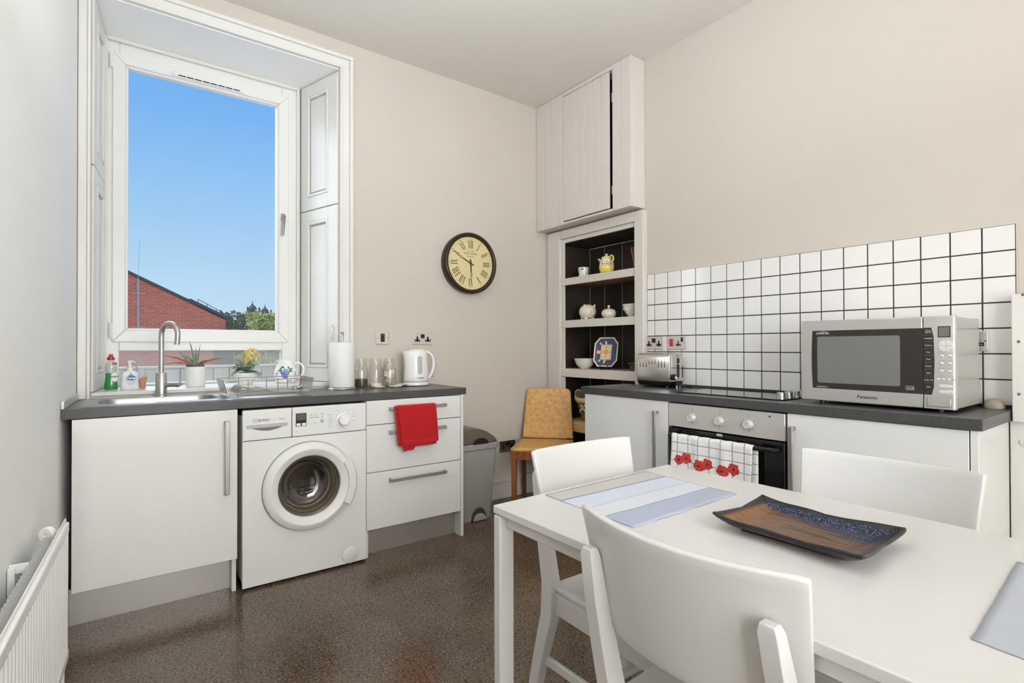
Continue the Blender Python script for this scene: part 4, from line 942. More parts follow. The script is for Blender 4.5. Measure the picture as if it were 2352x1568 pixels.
hg = MB(); hg.prism([(1.895+.035+.058*math.cos(PI*k/12), cy-.186, .511+.040*math.sin(PI*k/12)) for k in range(13)], (0, .05, 0)); obj('lid_grip', hg, BLACK, bn, bevel=.003)
pd = MB(); pd.prism([(1.925+.058*math.cos(PI*k/12), cy-.166, .004+.085*math.sin(PI*k/12)) for k in range(13)], (0, .03, 0)); obj('pedal_arch', pd, mat('bin_dark', (70, 68, 64), .4, metal=.3), bn, bevel=.003)
pd = MB(); pd.prism([(1.925+.050*math.cos(PI*k/12), cy-.178, .004+.048*math.sin(PI*k/12)) for k in range(13)], (0, .03, 0)); obj('pedal', pd, BINM, bn, bevel=.004)

# ---------------------------------------------------------------- tan chair in the corner
tch = thing('tan_chair', (2.627, 3.085, 0), 'tan leather dining chair with orange wood legs in the corner by the alcove', 'chair', rot=math.radians(133.1), local=True)
sw_ = .198
st = MB(); st.grid(lambda u, v: Vector(((u-.5)*2*(sw_+.012*v), -.005+.43*v, .452+.012*(1-(2*u-1)**4)*(1-(2*v-1)**4))), 14, 14); obj('seat', st, TAN, tch, solid=.022, solid_off=-1, bevel=0)
bk = MB(); bk.grid(lambda u, v: Vector(((u-.5)*2*(sw_-.004-.024*v)*(1-.06*max(0, v-.93)/.07*1), -.018-.085*v+.010*math.sin(PI*u), .455+.375*v-.012*max(0, abs(2*u-1)-.85)/.15*(v > .96))), 14, 18); obj('backrest', bk, TAN, tch, solid=.030, bevel=.008, seg=3)
ap = MB(); ap.box(-sw_+.0, sw_, .405, .425, .375, .430); ap.box(-sw_-.004, -sw_+.016, .02, .41, .375, .430); ap.box(sw_-.016, sw_+.004, .02, .41, .375, .430); ap.box(-sw_, sw_, 0, .02, .375, .430); obj('seat_rail', ap, WOODO, tch, bevel=.002)
for q in (-1, 1):
    l = MB(); x = q*(sw_-.012); l.hexa([(x-.014, .400, 0), (x+.014, .400, 0), (x+.014, .428, 0), (x-.014, .428, 0), (x-.020, .392, .435), (x+.020, .392, .435), (x+.020, .432, .435), (x-.020, .432, .435)]); obj('leg', l, WOODO, tch, bevel=.003)
    l = MB(); x = q*(sw_-.014); l.hexa([(x-.013, -.05, 0), (x+.013, -.05, 0), (x+.013, -.022, 0), (x-.013, -.022, 0), (x-.018, -.006, .45), (x+.018, -.006, .45), (x+.018, .03, .45), (x-.018, .03, .45)]); obj('leg', l, mat('dark_wood_leg', (104, 60, 30), .4), tch, bevel=.003)

# ================================================================== RIGHT RUN
XC, XF, YR0, YR1 = 2.355, 2.343, 0.487, 2.425
wt = MB(); wt.prism([(XF, YR0, ZU), (XW-.011, YR0+.003, ZU), (XW-.011, 2.292, ZU), (2.782, 2.292, ZU), (2.782, YR1, ZU), (XF, YR1, ZU)], (0, 0, ZW-ZU))
w = obj('worktop', wt, WORK, smooth=0, loc=(2.6, 1.4, ZU), bevel=.0015); tag(w, 'dark grey worktop along the tiled wall holding the microwave and toaster', 'worktop')
def rcab(y0, y1, hy, label):
    u = thing('base_cabinet', (2.58, (y0+y1)/2, 0), label, 'cabinet')
    cb = MB(); cb.box(XC+.022, 2.775, y0+.001, y0+.017, .15, ZU-.002); cb.box(XC+.022, 2.775, y1-.017, y1-.001, .15, ZU-.002); cb.box(XC+.022, 2.775, y0+.017, y1-.017, .15, .168); cb.box(2.76, 2.775, y0+.017, y1-.017, .168, ZU-.002); cb.box(XC+.022, 2.76, y0+.017, y1-.017, ZU-.02, ZU-.002); obj('carcass', cb, UNITE, u)
    d = obj('door', MB().box(XC, XC+.018, y0+.002, y1-.002, .157, .861), UNIT, u, bevel=.002)
    bar_handle((XC, hy, .472), (XC, hy, .806), (-.034, 0, 0), d, .020)
    obj('plinth', MB().box(2.43, 2.442, y0, y1, 0, .15), PLINTH, u); return u
rcab(1.774, 2.404, 1.843, 'white gloss base cabinet left of the oven with a vertical bar handle')
u = rcab(.524, 1.147, 1.118, 'white gloss base cabinet below the microwave with its end panel')
obj('end_panel', MB().box(XC-.001, 2.78, .500, .5225, 0, ZU-.001), UNIT, u, bevel=.0015)
# oven
ov = thing('oven', (2.58, 1.46, 0), 'built-in oven with a steel control panel and black glass door', 'oven')
obj('housing', MB().box(XC+.03, 2.775, 1.152, 1.769, .15, ZU-.002), DARKG, ov)
cp = obj('control_panel', MB().box(XC-.001, XC+.03, 1.154, 1.771, .734, .8565), mat('oven_steel', (204, 201, 196), .36, metal=.5, bump=.02, bscale=20, stretch=(1, 1, 40)), ov, bevel=.003)
obj('door', MB().box(XC-.001, XC+.028, 1.156, 1.769, .16, .727), BGLASS, ov, bevel=.003)
obj('vent_clip', MB().box(XC-.006, XC, 1.455, 1.485, .716, .728), PLATE, ov, bevel=.001)
AX_ = (1, 0, 0); RY, UZ = (0, -1, 0), (0, 0, 1)
for y, a in ((1.624, 0), (1.470, .7), (1.322, 0)):
    k = obj('knob', MB().lathe([(.0225, -.001), (.0215, -.006), (.0195, -.022), (.017, -.025), (0, -.025)], (XC, y, .790), 28, AX_), mat('knob_silver', (214, 211, 206), .3, metal=.3), ov)
    mk = MB(); d = Vector((0, -math.sin(a), math.cos(a))); t = d.cross(Vector((1, 0, 0))); p0 = Vector((XC-.0256, y, .790)); mk.add([p0-t*.0008, p0+t*.0008, p0+d*.016+t*.0008, p0+d*.016-t*.0008], [(0, 1, 2, 3)]); obj('pointer', mk, MIDG, k)
    pr = MB()
    for q in range(8):
        b_ = 2*PI*q/8; rect(pr, (XC-.0017, y-.034*math.sin(b_), .790+.030*math.cos(b_)), .0035, .0035, RY, UZ)
    pr.lathe([(.0045, 0), (.0055, 0)], (XC-.0017, y-.002, .833), 12, AX_); obj('print_marks', pr, MIDG, cp)
obj('indicator', MB().lathe([(.004, -.001), (.003, -.003), (0, -.003)], (XC-.001, 1.222, .838), 12, AX_), BLACK, ov)
hd = MB(); hd.tube([(XC, 1.745, .690), (XC-.035, 1.735, .694), (XC-.042, 1.70, .694), (XC-.042, 1.23, .694), (XC-.035, 1.195, .694), (XC, 1.185, .690)], [.011, .011, .0105, .0105, .011, .011], 12); obj('handle', hd, BLACK, ov)
# tea towel
tt = thing('tea_towel', (XC-.042, 1.49, .60), 'white checked tea towel with red poppies hanging on the oven handle', 'towel')
TT = mat('tea_towel_cloth', (236, 235, 232), .95, spec=.1, bump=.5, bscale=350); n = TT.node_tree; q, ob = ncoord(n)
def gl(c, off, pitch, w): return nmath(n, 'LESS_THAN', nmath(n, 'FRACT', nmath(n, 'DIVIDE', nmath(n, 'ADD', c, off), pitch)), w)
n.links.new(nmix(n, nmath(n, 'MAXIMUM', gl(q[1], 10.02, .060, .075), gl(q[2], 10.012, .046, .085)), lin((236, 235, 232)), lin((148, 150, 157))), n.nodes['Principled BSDF'].inputs['Base Color'])
def towel(u, v, back=False):
    y = 1.712-.435*u-.004*math.sin(v*6); fold = .006*math.sin(u*21)+.004*math.sin(u*38+1); r = .0135
    if v < .18:
        a = PI*(v/.18) if not back else 0; x = XC-.042+r*math.cos(a); z = .694+r*math.sin(a)-.003*math.sin(u*21)**2
    else:
        t = (v-.18)/.82; x = XC-.042-r-fold*(.3+.7*t)-.006*t; z = .694-.30*t
    return Vector((x, y, z))
mb = MB(); mb.grid(lambda u, v: towel(u, v), 60, 26); obj('front_cloth', mb, TT, tt, solid=.0035, smooth=60)
mb = MB(); mb.grid(lambda u, v: Vector((XC-.042+.0135+.004*math.sin(u*18), 1.700-.44*u, .694-.30*v)), 40, 10); obj('back_cloth', mb, TT, tt, solid=.0035, smooth=60)
POP = mat('poppy_red', (214, 74, 68), .9, c2=(176, 44, 42), vscale=130, vdetail=5)
random.seed(3)
for (cy_, cz_, r) in ((1.662, .578, .026), (1.620, .590, .028), (1.545, .566, .030), (1.500, .582, .027), (1.420, .563, .031), (1.365, .580, .030)):
    mb = MB(); N = 26; vs = []
    def pz(dy, dz):
        y, z = cy_+dy, cz_+dz; u = (1.712-y)/.435; t = (.694-z)/.30; p = towel(u, .18+.82*t); return Vector((p.x-.0026, y, z))
    vs.append(pz(0, 0)); rr = [r*(1+.10*math.sin(5*a_*1.0+r*90)+random.uniform(-.08, .08)) for a_ in [2*PI*k/N for k in range(N)]]
    for f_ in (.5, 1.0):
        for k in range(N): a_ = 2*PI*k/N; vs.append(pz(rr[k]*f_*math.cos(a_), rr[k]*f_*math.sin(a_)*.95))
    fs = [(0, 1+k, 1+(k+1) % N) for k in range(N)]+[(1+k, 1+N+k, 1+N+(k+1) % N, 1+(k+1) % N) for k in range(N)]
    mb.add(vs, fs); p = obj('printed_poppy', mb, POP, tt)
    c2_ = MB(); c2_.add([pz(.006*math.cos(a_), .006*math.sin(a_))-Vector((.0008, 0, 0)) for a_ in [2*PI*k/10 for k in range(10)]], [tuple(range(10))]); obj('poppy_eye', c2_, INK, p)
# hob
hb = thing('hob', (2.62, 1.5, ZW), 'black glass ceramic hob with four silver knobs set in the worktop', 'hob')
obj('glass', MB().box(2.440, 2.795, 1.205, 1.790, ZW+.0003, ZW+.0058), HOBG, hb, bevel=.002)
rg = MB()
for x, y, r in ((2.53, 1.66, .085), (2.70, 1.66, .068), (2.53, 1.42, .068), (2.70, 1.42, .085)): rg.lathe([(r, 0), (r+.0015, 0)], (x, y, ZW+.0062), 40)
obj('cooking_zones', rg, mat('zone_print', (60, 58, 56), .3), hb)
for x in (2.500, 2.572, 2.645, 2.718):
    obj('knob', MB().lathe([(.0205, .0058), (.0205, .011), (.0190, .012), (.0185, .032), (.017, .034), (0, .034)], (x, 1.243, ZW), 28), STEEL, hb)
# microwave
mw = thing('microwave', (2.63, .86, ZT_), 'silver microwave oven with a dark door window on the right worktop', 'microwave')
m0, m1, mzb, mzt = .585, 1.133, ZW+.013, 1.2665
SIL = mat('microwave_silver', (196, 194, 190), .32, metal=.75, bump=.02, bscale=30, stretch=(1, 1, 30)); SIDE = mat('microwave_side', (206, 204, 200), .25, metal=.55)
obj('body', MB().box(2.485, 2.795, m0+.004, m1-.004, mzb+.002, mzt-.003), SIDE, mw, bevel=.004)
for x in (2.51, 2.76):
    for y in (m0+.06, m1-.07): obj('foot', MB().cyl((x, y, ZT_), (x, y, mzb+.003), .012, 10), BLACK, mw)
dd = obj('door', MB().box(2.460, 2.485, .6845, m1, mzb, mzt), SIL, mw, bevel=.004)
cpn = MB(); pr = [(2.460, .682), (2.460, .593), (2.4625, .5885), (2.467, .5862), (2.475, .585), (2.486, .585), (2.486, .682)]; cpn.prism([(x, y, mzb) for x, y in pr], (0, 0, mzt-mzb)); cpn = obj('control_panel', cpn, SIL, mw, bevel=.002)
# dark door frame
fr = MB(); bow = [(1.083+.004*math.sin(PI*k/10), .972+.250*k/10) for k in range(11)]
fr.prism([(2.4592, .6845, .9705), *[(2.4592, y, z) for y, z in bow], (2.4592, .6845, 1.2225)], (.001, 0, 0)); obj('door_frame', fr, mat('door_black', (44, 41, 37), .18), dd)
obj('window', MB().prism([(2.4586, .910+y, 1.096+z) for y, z in rrect(0, 0, .153, .100, .008, 4)], (.001, 0, 0)), mat('mesh_window', (112, 110, 106), .22, spec=.6), dd)
el_ = MB(); el_.lathe([(.1, 0), (.1035, 0)], (2.4584, .895, 1.09), 40, AX_, sx=1.28, sy=.80); obj('turntable_outline', el_, mat('mesh_faint', (113, 111, 107), .22), dd)
sl_m = MB(); sl_m.prism([(2.4592, .6815, .970), (2.4592, .6815, 1.2235), (2.4592, .657, 1.2235), (2.4592, .6505, 1.19), (2.4592, .648, 1.10), (2.4592, .6505, 1.0), (2.4592, .657, .970)], (.001, 0, 0)); menu = obj('menu_panel', sl_m, mat('menu_black', (44, 41, 37), .25), cpn)
ml = MB()
for k in range(8): rect(ml, (2.4588, .6655, 1.196-.0258*k), .030, .0006, RY, UZ)
obj('menu_lines', ml, MIDG, menu)
tx = [(s_, .0064, (2.4586, .6665, 1.209-.0262*k), RY, UZ) for k, s_ in enumerate(('Chaos\nDefrost', 'Vegetables', 'Potatoes', 'Fish', 'Pasta', 'Chicken', 'Meat', 'Crispy Top', 'Bake'))]
obj('lettering', textmb(tx), WHITEP, menu)
obj('display_surround', MB().box(2.4585, 2.461, .5995, .6375, 1.186, 1.2275), BLACK, cpn, bevel=.001)
obj('display', MB().box(2.4578, 2.460, .6025, .6345, 1.189, 1.2245), mat('lcd_brown', (112, 106, 96), .2), cpn)
SILB = mat('button_silver', (224, 222, 218), .2, metal=.3)
for q in range(4):
    a0 = PI/2*q; pts = [(2.4568, .6145-.0006*(1 if math.cos(a0+.8) > 0 else -1), 1.156)]
    mb = MB(); cy_, cz_ = .6140+.0008*math.copysign(1, math.cos(a0+PI/4)), 1.155+.0008*math.copysign(1, math.sin(a0+PI/4))
    pl_ = [(2.4575, cy_, cz_)]+[(2.4575, cy_+.0205*math.cos(a0+PI/2*k/8), cz_+.0205*math.sin(a0+PI/2*k/8)) for k in range(9)]
    mb.prism(pl_, (.0035, 0, 0)); obj('pad_button', mb, SILB, cpn, bevel=.0006)
def mbtn(y, z, ry_, rz_): obj('button', MB().sphere((2.4598, y, z), 1, 14, 8, sc=(.0032, ry_, rz_)), SILB, cpn)
for z in (1.117, 1.0895, 1.0605):
    for y in (.6265, .6025): mbtn(y, z, .0062, .0050)
for k in range(4): mbtn(.6375-.0155*k, 1.030, .0050, .0042)
for z in (1.0045, .983): obj('long_button', MB().prism([(2.4575, .6145+a_, z+b_) for a_, b_ in rrect(0, 0, .020, .0058, .0056, 5)], (.0035, 0, 0)), SILB, cpn, bevel=.0008)
tx = [(s_, .0042, (2.4593, y, z), RY, UZ) for s_, y, z in (('Micro Power', .6265, 1.1265), ('Auto Cook', .6025, 1.1265), ('Convection', .6265, 1.099), ('Quick Grill', .6025, 1.099), ('Combination', .6265, 1.070), ('Memory', .6025, 1.070), ('10min', .6375, 1.0385), ('1min', .622, 1.0385), ('10s', .6065, 1.0385), ('+/-', .591, 1.0385), ('easy clean', .606, .9655))]
obj('lettering', textmb(tx), MIDG, cpn)
tx = [('Start', .0046, (2.4573, .6145, 1.0045), RY, UZ), ('Stop/Cancel', .0040, (2.4573, .6145, .983), RY, UZ)]; obj('lettering', textmb(tx), LIGHTG, cpn)
obj('door_release', MB().box(2.4575, 2.461, .5995, .6715, .9265, .9585), SIL, cpn, bevel=.0015)
ob_ = MB()
for y0, y1, z0, z1 in ((.598, .673, .9585, .9598), (.598, .673, .9252, .9265), (.598, .5992, .9252, .9598), (.6718, .673, .9252, .9598)): ob_.box(2.4593, 2.4602, y0, y1, z0, z1)
obj('release_outline', ob_, MIDG, cpn)
obj('lettering', textmb([('Panasonic', .0185, (2.4595, .872, .9445), RY, UZ, .0004)]), mat('ink_black', (40, 38, 36), .4), dd)
obj('lettering', textmb([('DIMENSION 4', .0072, (2.4585, 1.044, .9785), RY, UZ, .0002)]), LIGHTG, dd)
lt = textmb([('INVERTER', .0115, (2.4585, 1.040, 1.2095), RY, UZ, .0003)])
ribbon(lt, [(2.4585, 1.068-.004*math.sin(PI*t/8)-.045*t/8+.0, 1.208+.010*math.sin(PI*t/10)) for t in range(9)], .0008, (1, 0, 0)); obj('lettering', lt, LIGHTG, dd)
st_ = MB()
for y0, y1, z0, z1 in ((.712, .739, .984, .9850), (.712, .739, .9985, .9995), (.712, .7128, .984, .9995), (.7382, .739, .984, .9995), (.7215, .7222, .984, .9995)): st_.box(2.4583, 2.459, y0, y1, z0, z1)
for k in range(3): st_.box(2.4583, 2.459, .7245, .735, .987+.0035*k, .9882+.0035*k)
for k in range(2): st_.box(2.4583, 2.459, .714, .7195, .987+.005*k, .990+.005*k)
obj('sticker', st_, LIGHTG, dd)
# brown rounded thing behind the microwave
bt = thing('butter_dish', (2.80, .555, ZT_), 'dull brown rounded dish cover tucked behind the right side of the microwave', 'dish')
mb = MB(); mb.lathe([(0, 0), (.032, 0), (.034, .006), (.030, .024), (.020, .036), (0, .041)], (2.795, .545, ZT_), 24, sx=.9, sy=1.0); obj('cover', mb, mat('taupe_ceramic', (150, 142, 128), .5), bt, smooth=60)
# toaster
ts = thing('toaster', (2.735, 2.12, ZT_), 'polished steel two slice toaster on the worktop below the sockets', 'toaster')
t0, t1, ta, tb, tz0, tz1 = 2.665, 2.802, 1.995, 2.245, ZT_+.034, 1.115
bd = MB(); sec = [(t0, tz0), (t1, tz0), (t1, tz1-.035)]+[(t1-.035+.035*math.cos(a_), tz1-.035+.035*math.sin(a_)) for a_ in [PI/2*k/6 for k in range(1, 7)]]+[(t0+.030-.030*math.sin(a_), tz1-.030+.030*math.cos(a_)) for a_ in [PI/2*k/6 for k in range(7)]]
bd.prism([(x, ta, z) for x, z in sec], (0, tb-ta, 0)); POL = mat('polished_steel', (210, 208, 204), .13, metal=1.0, bump=.06, bscale=9); obj('body', bd, POL, ts, bevel=.006, seg=3)
rb = MB()
for k in range(9):
    y = ta+.035+k*.0235; rb.tube([(t0+.001, y, tz1-.030), (t0-.0005, y, tz1-.037), (t0-.0005, y, tz1-(.065 if 3 <= k <= 5 else .085)), (t0+.001, y, tz1-(.070 if 3 <= k <= 5 else .09))], [.0005, .0028, .0028, .0005], 6)
obj('pressed_ribs', rb, POL, ts)
fb = MB(); loft(fb, [[(2.7335+x, 2.12+y, z) for x, y in rrect(0, 0, hx, hy, .015, 3)] for z, hx, hy in ((ZT_+.009, .060, .114), (ZT_+.016, .067, .123), (tz0+.001, .071, .128))]); obj('plastic_base', fb, BLACK, ts)
for x in (2.69, 2.78):
    for y in (2.03, 2.21): obj('foot', MB().cyl((x, y, ZT_), (x, y, ZT_+.011), .010, 8), BLACK, ts)
sl_t = MB()
for x in (2.715, 2.752): sl_t.box(x-.012, x+.012, ta+.04, tb-.03, tz1-.001, tz1+.0008)
obj('bread_slot', sl_t, DARKG, ts)
ep = MB(); ep.box(2.685, 2.79, ta-.002, ta+.003, tz0+.004, tz1-.016); obj('end_plate', ep, POL, ts, bevel=.001)
ls = MB(); ls.prism([(2.748+x, ta-.0035, 1.025+z) for x, z in rrect(0, 0, .011, .060, .0108, 6)], (0, .003, 0)); obj('lever_slot', ls, BLACK, ts)
lr = MB(); lr.lathe([(.0125, -.0025), (.0135, -.003)], (0, 0, 0), 8, (0, 1, 0))
obj('lever', MB().box(2.734, 2.762, ta-.020, ta-.002, 1.045, 1.052), CHROME, ts, bevel=.002)
obj('browning_dial', MB().lathe([(.020, -.001), (.019, -.014), (.016, -.016), (0, -.016)], (2.700, ta, .968), 24, (0, 1, 0)), BLACK, ts)
obj('dial_face', MB().lathe([(.010, -.0162), (.009, -.019), (0, -.0195)], (2.706, ta, .966), 16, (0, 1, 0)), WHITEP, ts)
obj('side_vent', MB().prism([(2.790+x, ta-.0030, 1.0+z) for x, z in rrect(0, 0, .004, .035, .0038, 4)], (0, .003, 0)), DARKB, ts)
cb = thing('toaster_plug', (2.72, 1.975, ZT_), 'black plug with shiny pins and its flex lying beside the toaster', 'plug')
mb = MB(); mb.tube([(2.72, 1.965, ZT_+.020), (2.74, 1.945, ZT_+.014), (2.76, 1.93, ZT_+.006), (2.79, 1.925, ZT_+.005), (2.80, 1.95, ZT_+.005), (2.79, 1.985, ZT_+.006)], .0042, 8); obj('flex', mb, BLACK, cb)
mb = MB(); mb.box(2.695, 2.735, 1.957, 1.985, ZT_+.014, ZT_+.032); obj('plug_body', mb, BLACK, cb, bevel=.004)
mb = MB()
for x, y in ((2.698, 1.962), (2.722, 1.960), (2.712, 1.978)): mb.box(x-.003, x+.003, y-.0018, y+.0018, ZT_, ZT_+.016)
obj('pins', mb, CHROME, cb)

# ================================================================== ALCOVE AND CUPBOARD
al = thing('alcove_shelves', (2.95, 2.75, 0), 'built-in shelved alcove painted black inside within a cream frame', 'shelves')
FX = 2.792
fr = MB(); fr.box(FX, XW, 2.298, 2.372, 0, 2.07); fr.box(FX, XW, 3.125, 3.272, 0, 2.07); fr.box(FX, XW, 2.372, 3.125, 2.004, 2.07); fr.box(2.806, XW, 3.272, YW-.001, 0, 2.072)
obj('frame', fr, CREAMW, al, bevel=.004)
fr = MB(); fr.box(2.812, 2.826, 2.3725, 2.386, .91, 2.004); fr.box(2.812, 2.826, 3.094, 3.1245, 0, 2.004); fr.box(2.812, 2.826, 2.386, 3.094, 1.972, 2.004); obj('inner_stop', fr, CREAMW, al, bevel=.003)
bx = MB(); bx.box(2.8265, AX, 3.1500, 3.1545, 0, 1.98); bx.box(2.8265, AX, 2.3755, 2.380, .91, 1.98); bx.box(2.8265, AX, 2.380, 3.150, 1.970, 1.98); obj('side_lining', bx, DARKW, al, smooth=0)
obj('backing', MB().box(AX+.004, AX+.02, 2.36, 3.17, 0, 2.0), mat('pale_gap', (236, 230, 212), .8), al)
ye = [3.150, 2.985, 2.800, 2.612, 2.50, 2.372]
for i in range(len(ye)-1):
    obj('plank', MB().box(AX, AX+.011, ye[i+1]+.0022, ye[i]-.0022, 0, 1.966), DARKW, al, bevel=.003, seg=1)
def shelf(z0, z1, under, top, lipm, xl_=2.803):
    s_ = obj('shelf', MB().box(xl_+.02, AX-.001, 2.381, 3.1495, z1-.045 if under is SHELFB else z1-.03, z1-.003), under, al)
    t = MB().box(xl_+.02, AX-.002, 2.3815, 3.149, z1-.003, z1); obj('shelf_top', t, top, s_)
    obj('lip', MB().box(xl_, xl_+.02, 2.3735, 3.1235, z0, z1-.0005), lipm, s_, bevel=.003)
shelf(1.637, 1.692, SHELFB, SHELFT, CREAMW); shelf(1.305, 1.363, DARKW, SHELFT, CREAMW); shelf(.921, .986, DARKW, SHELFT, CREAMW); shelf(.505, .585, PINE, PINE, PINE, 2.80)
# cupboard above
cu = thing('wall_cupboard', (2.78, 2.8, 2.08), 'cream boarded cupboard high in the corner with its door slightly ajar', 'cupboard')
CX, Cz0, Cz1 = 2.70, 2.083, ZC-.002; dy0, dy1, dz0, dz1 = 2.497, 2.977, 2.105, 3.048
cz = MB(); cz.box(CX+.016, XW-.001, 2.318, 2.334, Cz0, Cz1); cz.box(CX+.016, XW-.001, 2.334, YW-.002, Cz0, Cz0+.016); cz.box(CX+.03, XW-.001, 2.334, YW-.002, Cz1-.03, Cz1); obj('carcass', cz, CREAMW, cu, bevel=.003)
obj('interior', MB().box(CX+.10, CX+.104, 2.334, YW-.002, Cz0+.016, Cz1-.03), DARKG, cu)
def board(y0, y1, z0, z1, name='plank', par=cu, x=CX): return obj(name, MB().box(x, x+.016, y0+.0008, y1-.0008, z0, z1), CREAMW, par, bevel=.0028, seg=2)
for a, b in ((3.30, 3.215), (3.215, 3.145), (3.145, 3.06), (3.06, 2.981)): board(b, a, Cz0, Cz1)
for a, b in ((2.482, 2.405), (2.405, 2.318)): board(b, a, Cz0, Cz1)
board(2.482, 2.981, 3.054, Cz1, 'rail'); board(2.482, 2.981, Cz0, 2.100, 'rail')
dr = thing('door_hinge', (0, 0, 0)); bpy.data.objects.remove(dr)
fr = MB().box(CX+.013, CX+.018, dy0+.020, dy1, dz0+.004, dz1-.002); dr = obj('door', fr, CREAMW, cu)
w_ = (dy1-dy0-.014)/6
for k in range(6): board(dy0+.014+k*w_, dy0+.014+(k+1)*w_, dz0+.002, dz1, 'plank', dr, CX-.002)
lk = MB().box(CX+.012, CX+.03, 2.483, 2.499, 2.20, 2.26); lk.box(CX+.012, CX+.03, 2.483, 2.499, 2.84, 2.90); obj('catch', lk, PINE, cu)

# ---------------------------------------------------------------- things in the alcove
Z1, Z2, Z3, Z4 = 1.6923, 1.3633, .9863, .5853
def prof_at(prof, z):
    for (ra, za), (rb, zb) in zip(prof, prof[1:]):
        if min(za, zb) <= z <= max(za, zb) and za != zb: return ra+(rb-ra)*(z-za)/(zb-za)
    return 0
def dots(par, c, prof, spots, mm, dr=.0008):
    mb = MB()
    for a, z, r in spots:
        rr = prof_at(prof, z)+dr; mb.add([(c[0]+rr*math.cos(a+r/rr*math.cos(t)), c[1]+rr*math.sin(a+r/rr*math.cos(t)), c[2]+z+r*math.sin(t)) for t in [2*PI*k/9 for k in range(9)]], [tuple(range(9))])
    obj('painted_spots', mb, mm, par)
cp = thing('beaker', (2.90, 2.968, Z1), 'small white beaker with dark spots at the left of the top alcove shelf', 'cup'); c = (2.90, 2.968, Z1)
pr = [(0, .001), (.036, 0), (.038, .004), (.042, .078), (.040, .079), (.036, .01), (0, .008)]; obj('body', MB().lathe(pr, c, 28), CERW, cp, smooth=60)
dots(cp, c, pr[1:4], ((3.55, .062, .005), (3.8, .063, .0055), (4.5, .032, .004), (2.9, .03, .005), (3.2, .05, .003)), BLACK)
tp = thing('teapot', (2.89, 2.715, Z1), 'yellow and cream tea-for-one pot stacked on its cup, top alcove shelf', 'teapot'); c = Vector((2.89, 2.715, Z1))
p1 = [(0, .001), (.040, 0), (.046, .004), (.056, .045), (.055, .058), (.048, .058)]; cupo = obj('cup', MB().lathe(p1, c, 32), YEL, tp, smooth=60)
p2 = [(.046, .056), (.056, .062), (.053, .078), (.042, .100), (.038, .112), (.039, .122), (.033, .124)]; obj('pot', MB().lathe(p2, c, 32), mat('cream_glaze', (230, 220, 190), .15), tp, smooth=60)
obj('lid', MB().lathe([(.036, .121), (.033, .128), (.012, .131), (.007, .136), (.012, .142), (.011, .148), (0, .150)], c, 24), YEL, tp, smooth=60)
hm = MB(); hm.tube(sp([c+Vector(q) for q in ((-.01, -.036, .118), (-.014, -.058, .130), (-.018, -.080, .118), (-.018, -.082, .094), (-.014, -.062, .078), (-.01, -.048, .082))]), .006, 10); obj('handle', hm, YEL, tp, smooth=60)
hm = MB(); hm.tube(sp([c+Vector(q) for q in ((-.01, -.050, .044), (-.014, -.070, .046), (-.015, -.074, .030), (-.012, -.062, .018), (-.01, -.050, .016))]), .005, 10); obj('cup_handle', hm, YEL, cupo, smooth=60)
hm = MB(); hm.tube([c+Vector(q) for q in ((.0, .038, .084), (-.004, .055, .096), (-.006, .062, .112), (-.008, .076, .118))], [.015, .012, .008, .006], 10); obj('spout', hm, CERW, tp, smooth=60)
random.seed(9); dots(tp, c, p2[1:6], [(random.uniform(2.0, 4.6), random.uniform(.066, .118), random.uniform(.002, .0045)) for _ in range(26)], mat('pot_print', (120, 128, 96), .4))
dots(tp, c, p2[1:6], ((3.9, .070, .006), (3.3, .073, .005), (4.2, .112, .004)), mat('pot_brown', (92, 70, 50), .4))
rd = thing('reed_bundle', (2.93, 2.50, Z1), 'bundle of thin reddish sticks at the right end of the top alcove shelf', 'sticks')
for k in range(7):
    a = k*.9; mb = MB(); mb.tube([(2.93+.004*math.cos(a), 2.475+.004*math.sin(a), Z1), (2.93+.020*math.cos(a), 2.49+.024*math.sin(a), Z1+.178-.008*(k % 3))], .0016, 6); obj('stick', mb, mat('reed_red', (176, 110, 92), .7) if k % 2 else PINE, rd)
pg = thing('piggy_bank', (2.91, 2.935, Z2), 'round cream ceramic piggy bank on the middle alcove shelf', 'piggy bank'); c = Vector((2.91, 2.935, Z2)); F_ = Vector((-.30, -.94, -.08)).normalized(); Sd = Vector((-.94, .30, 0)).normalized()
IV = mat('ivory_glaze', (224, 214, 194), .16)
pm = MB(); pm.sphere(c+Vector((0, 0, .061)), .0600, 28, 18, sc=(1.12, 1.12, 1.0)); obj('body', pm, IV, pg, smooth=80)
sn = MB(); o = c+Vector((0, 0, .056))+F_*.066; sn.lathe([(.021, -.012), (.0195, .006), (.016, .010), (.010, .0085), (0, .009)], o, 20, F_); sn_ = obj('snout', sn, IV, pg, smooth=60)
ns = MB()
for q in (-1, 1): ns.sphere(o+F_*.0105+Sd*q*.0055, .0022, 8, 5)
obj('nostril', ns, mat('nostril', (150, 136, 116), .6), sn_)
for q in (-1, 1):
    e = MB(); b = c+Vector((0, 0, .106))+F_*.026+Sd*q*.042; e.tube([b-Vector((0, 0, .012)), b+Vector((0, 0, .006))+F_*.004, b+Sd*q*.006+F_*.012+Vector((0, 0, .016))], [.011, .009, .001], 10); obj('ear', e, IV, pg)
    for g_ in (-1, 1):
        l = MB(); b = c+F_*.030*g_+Sd*q*.028; l.lathe([(.013, 0), (.015, .004), (.016, .022)], b, 12); l.lathe([(0, 0), (.013, 0)], b, 12); obj('foot', l, IV, pg)
    ey = MB(); ey.sphere(c+Vector((0, 0, .083))+F_*.056+Sd*q*.026, .0035, 8, 6); obj('eye', ey, IV, pg)
mo = MB(); mo.sphere(c+Vector((0, 0, .026))+F_*.052, .016, 12, 8, sc=(1, 1.2, .6)); obj('chin', mo, IV, pg)
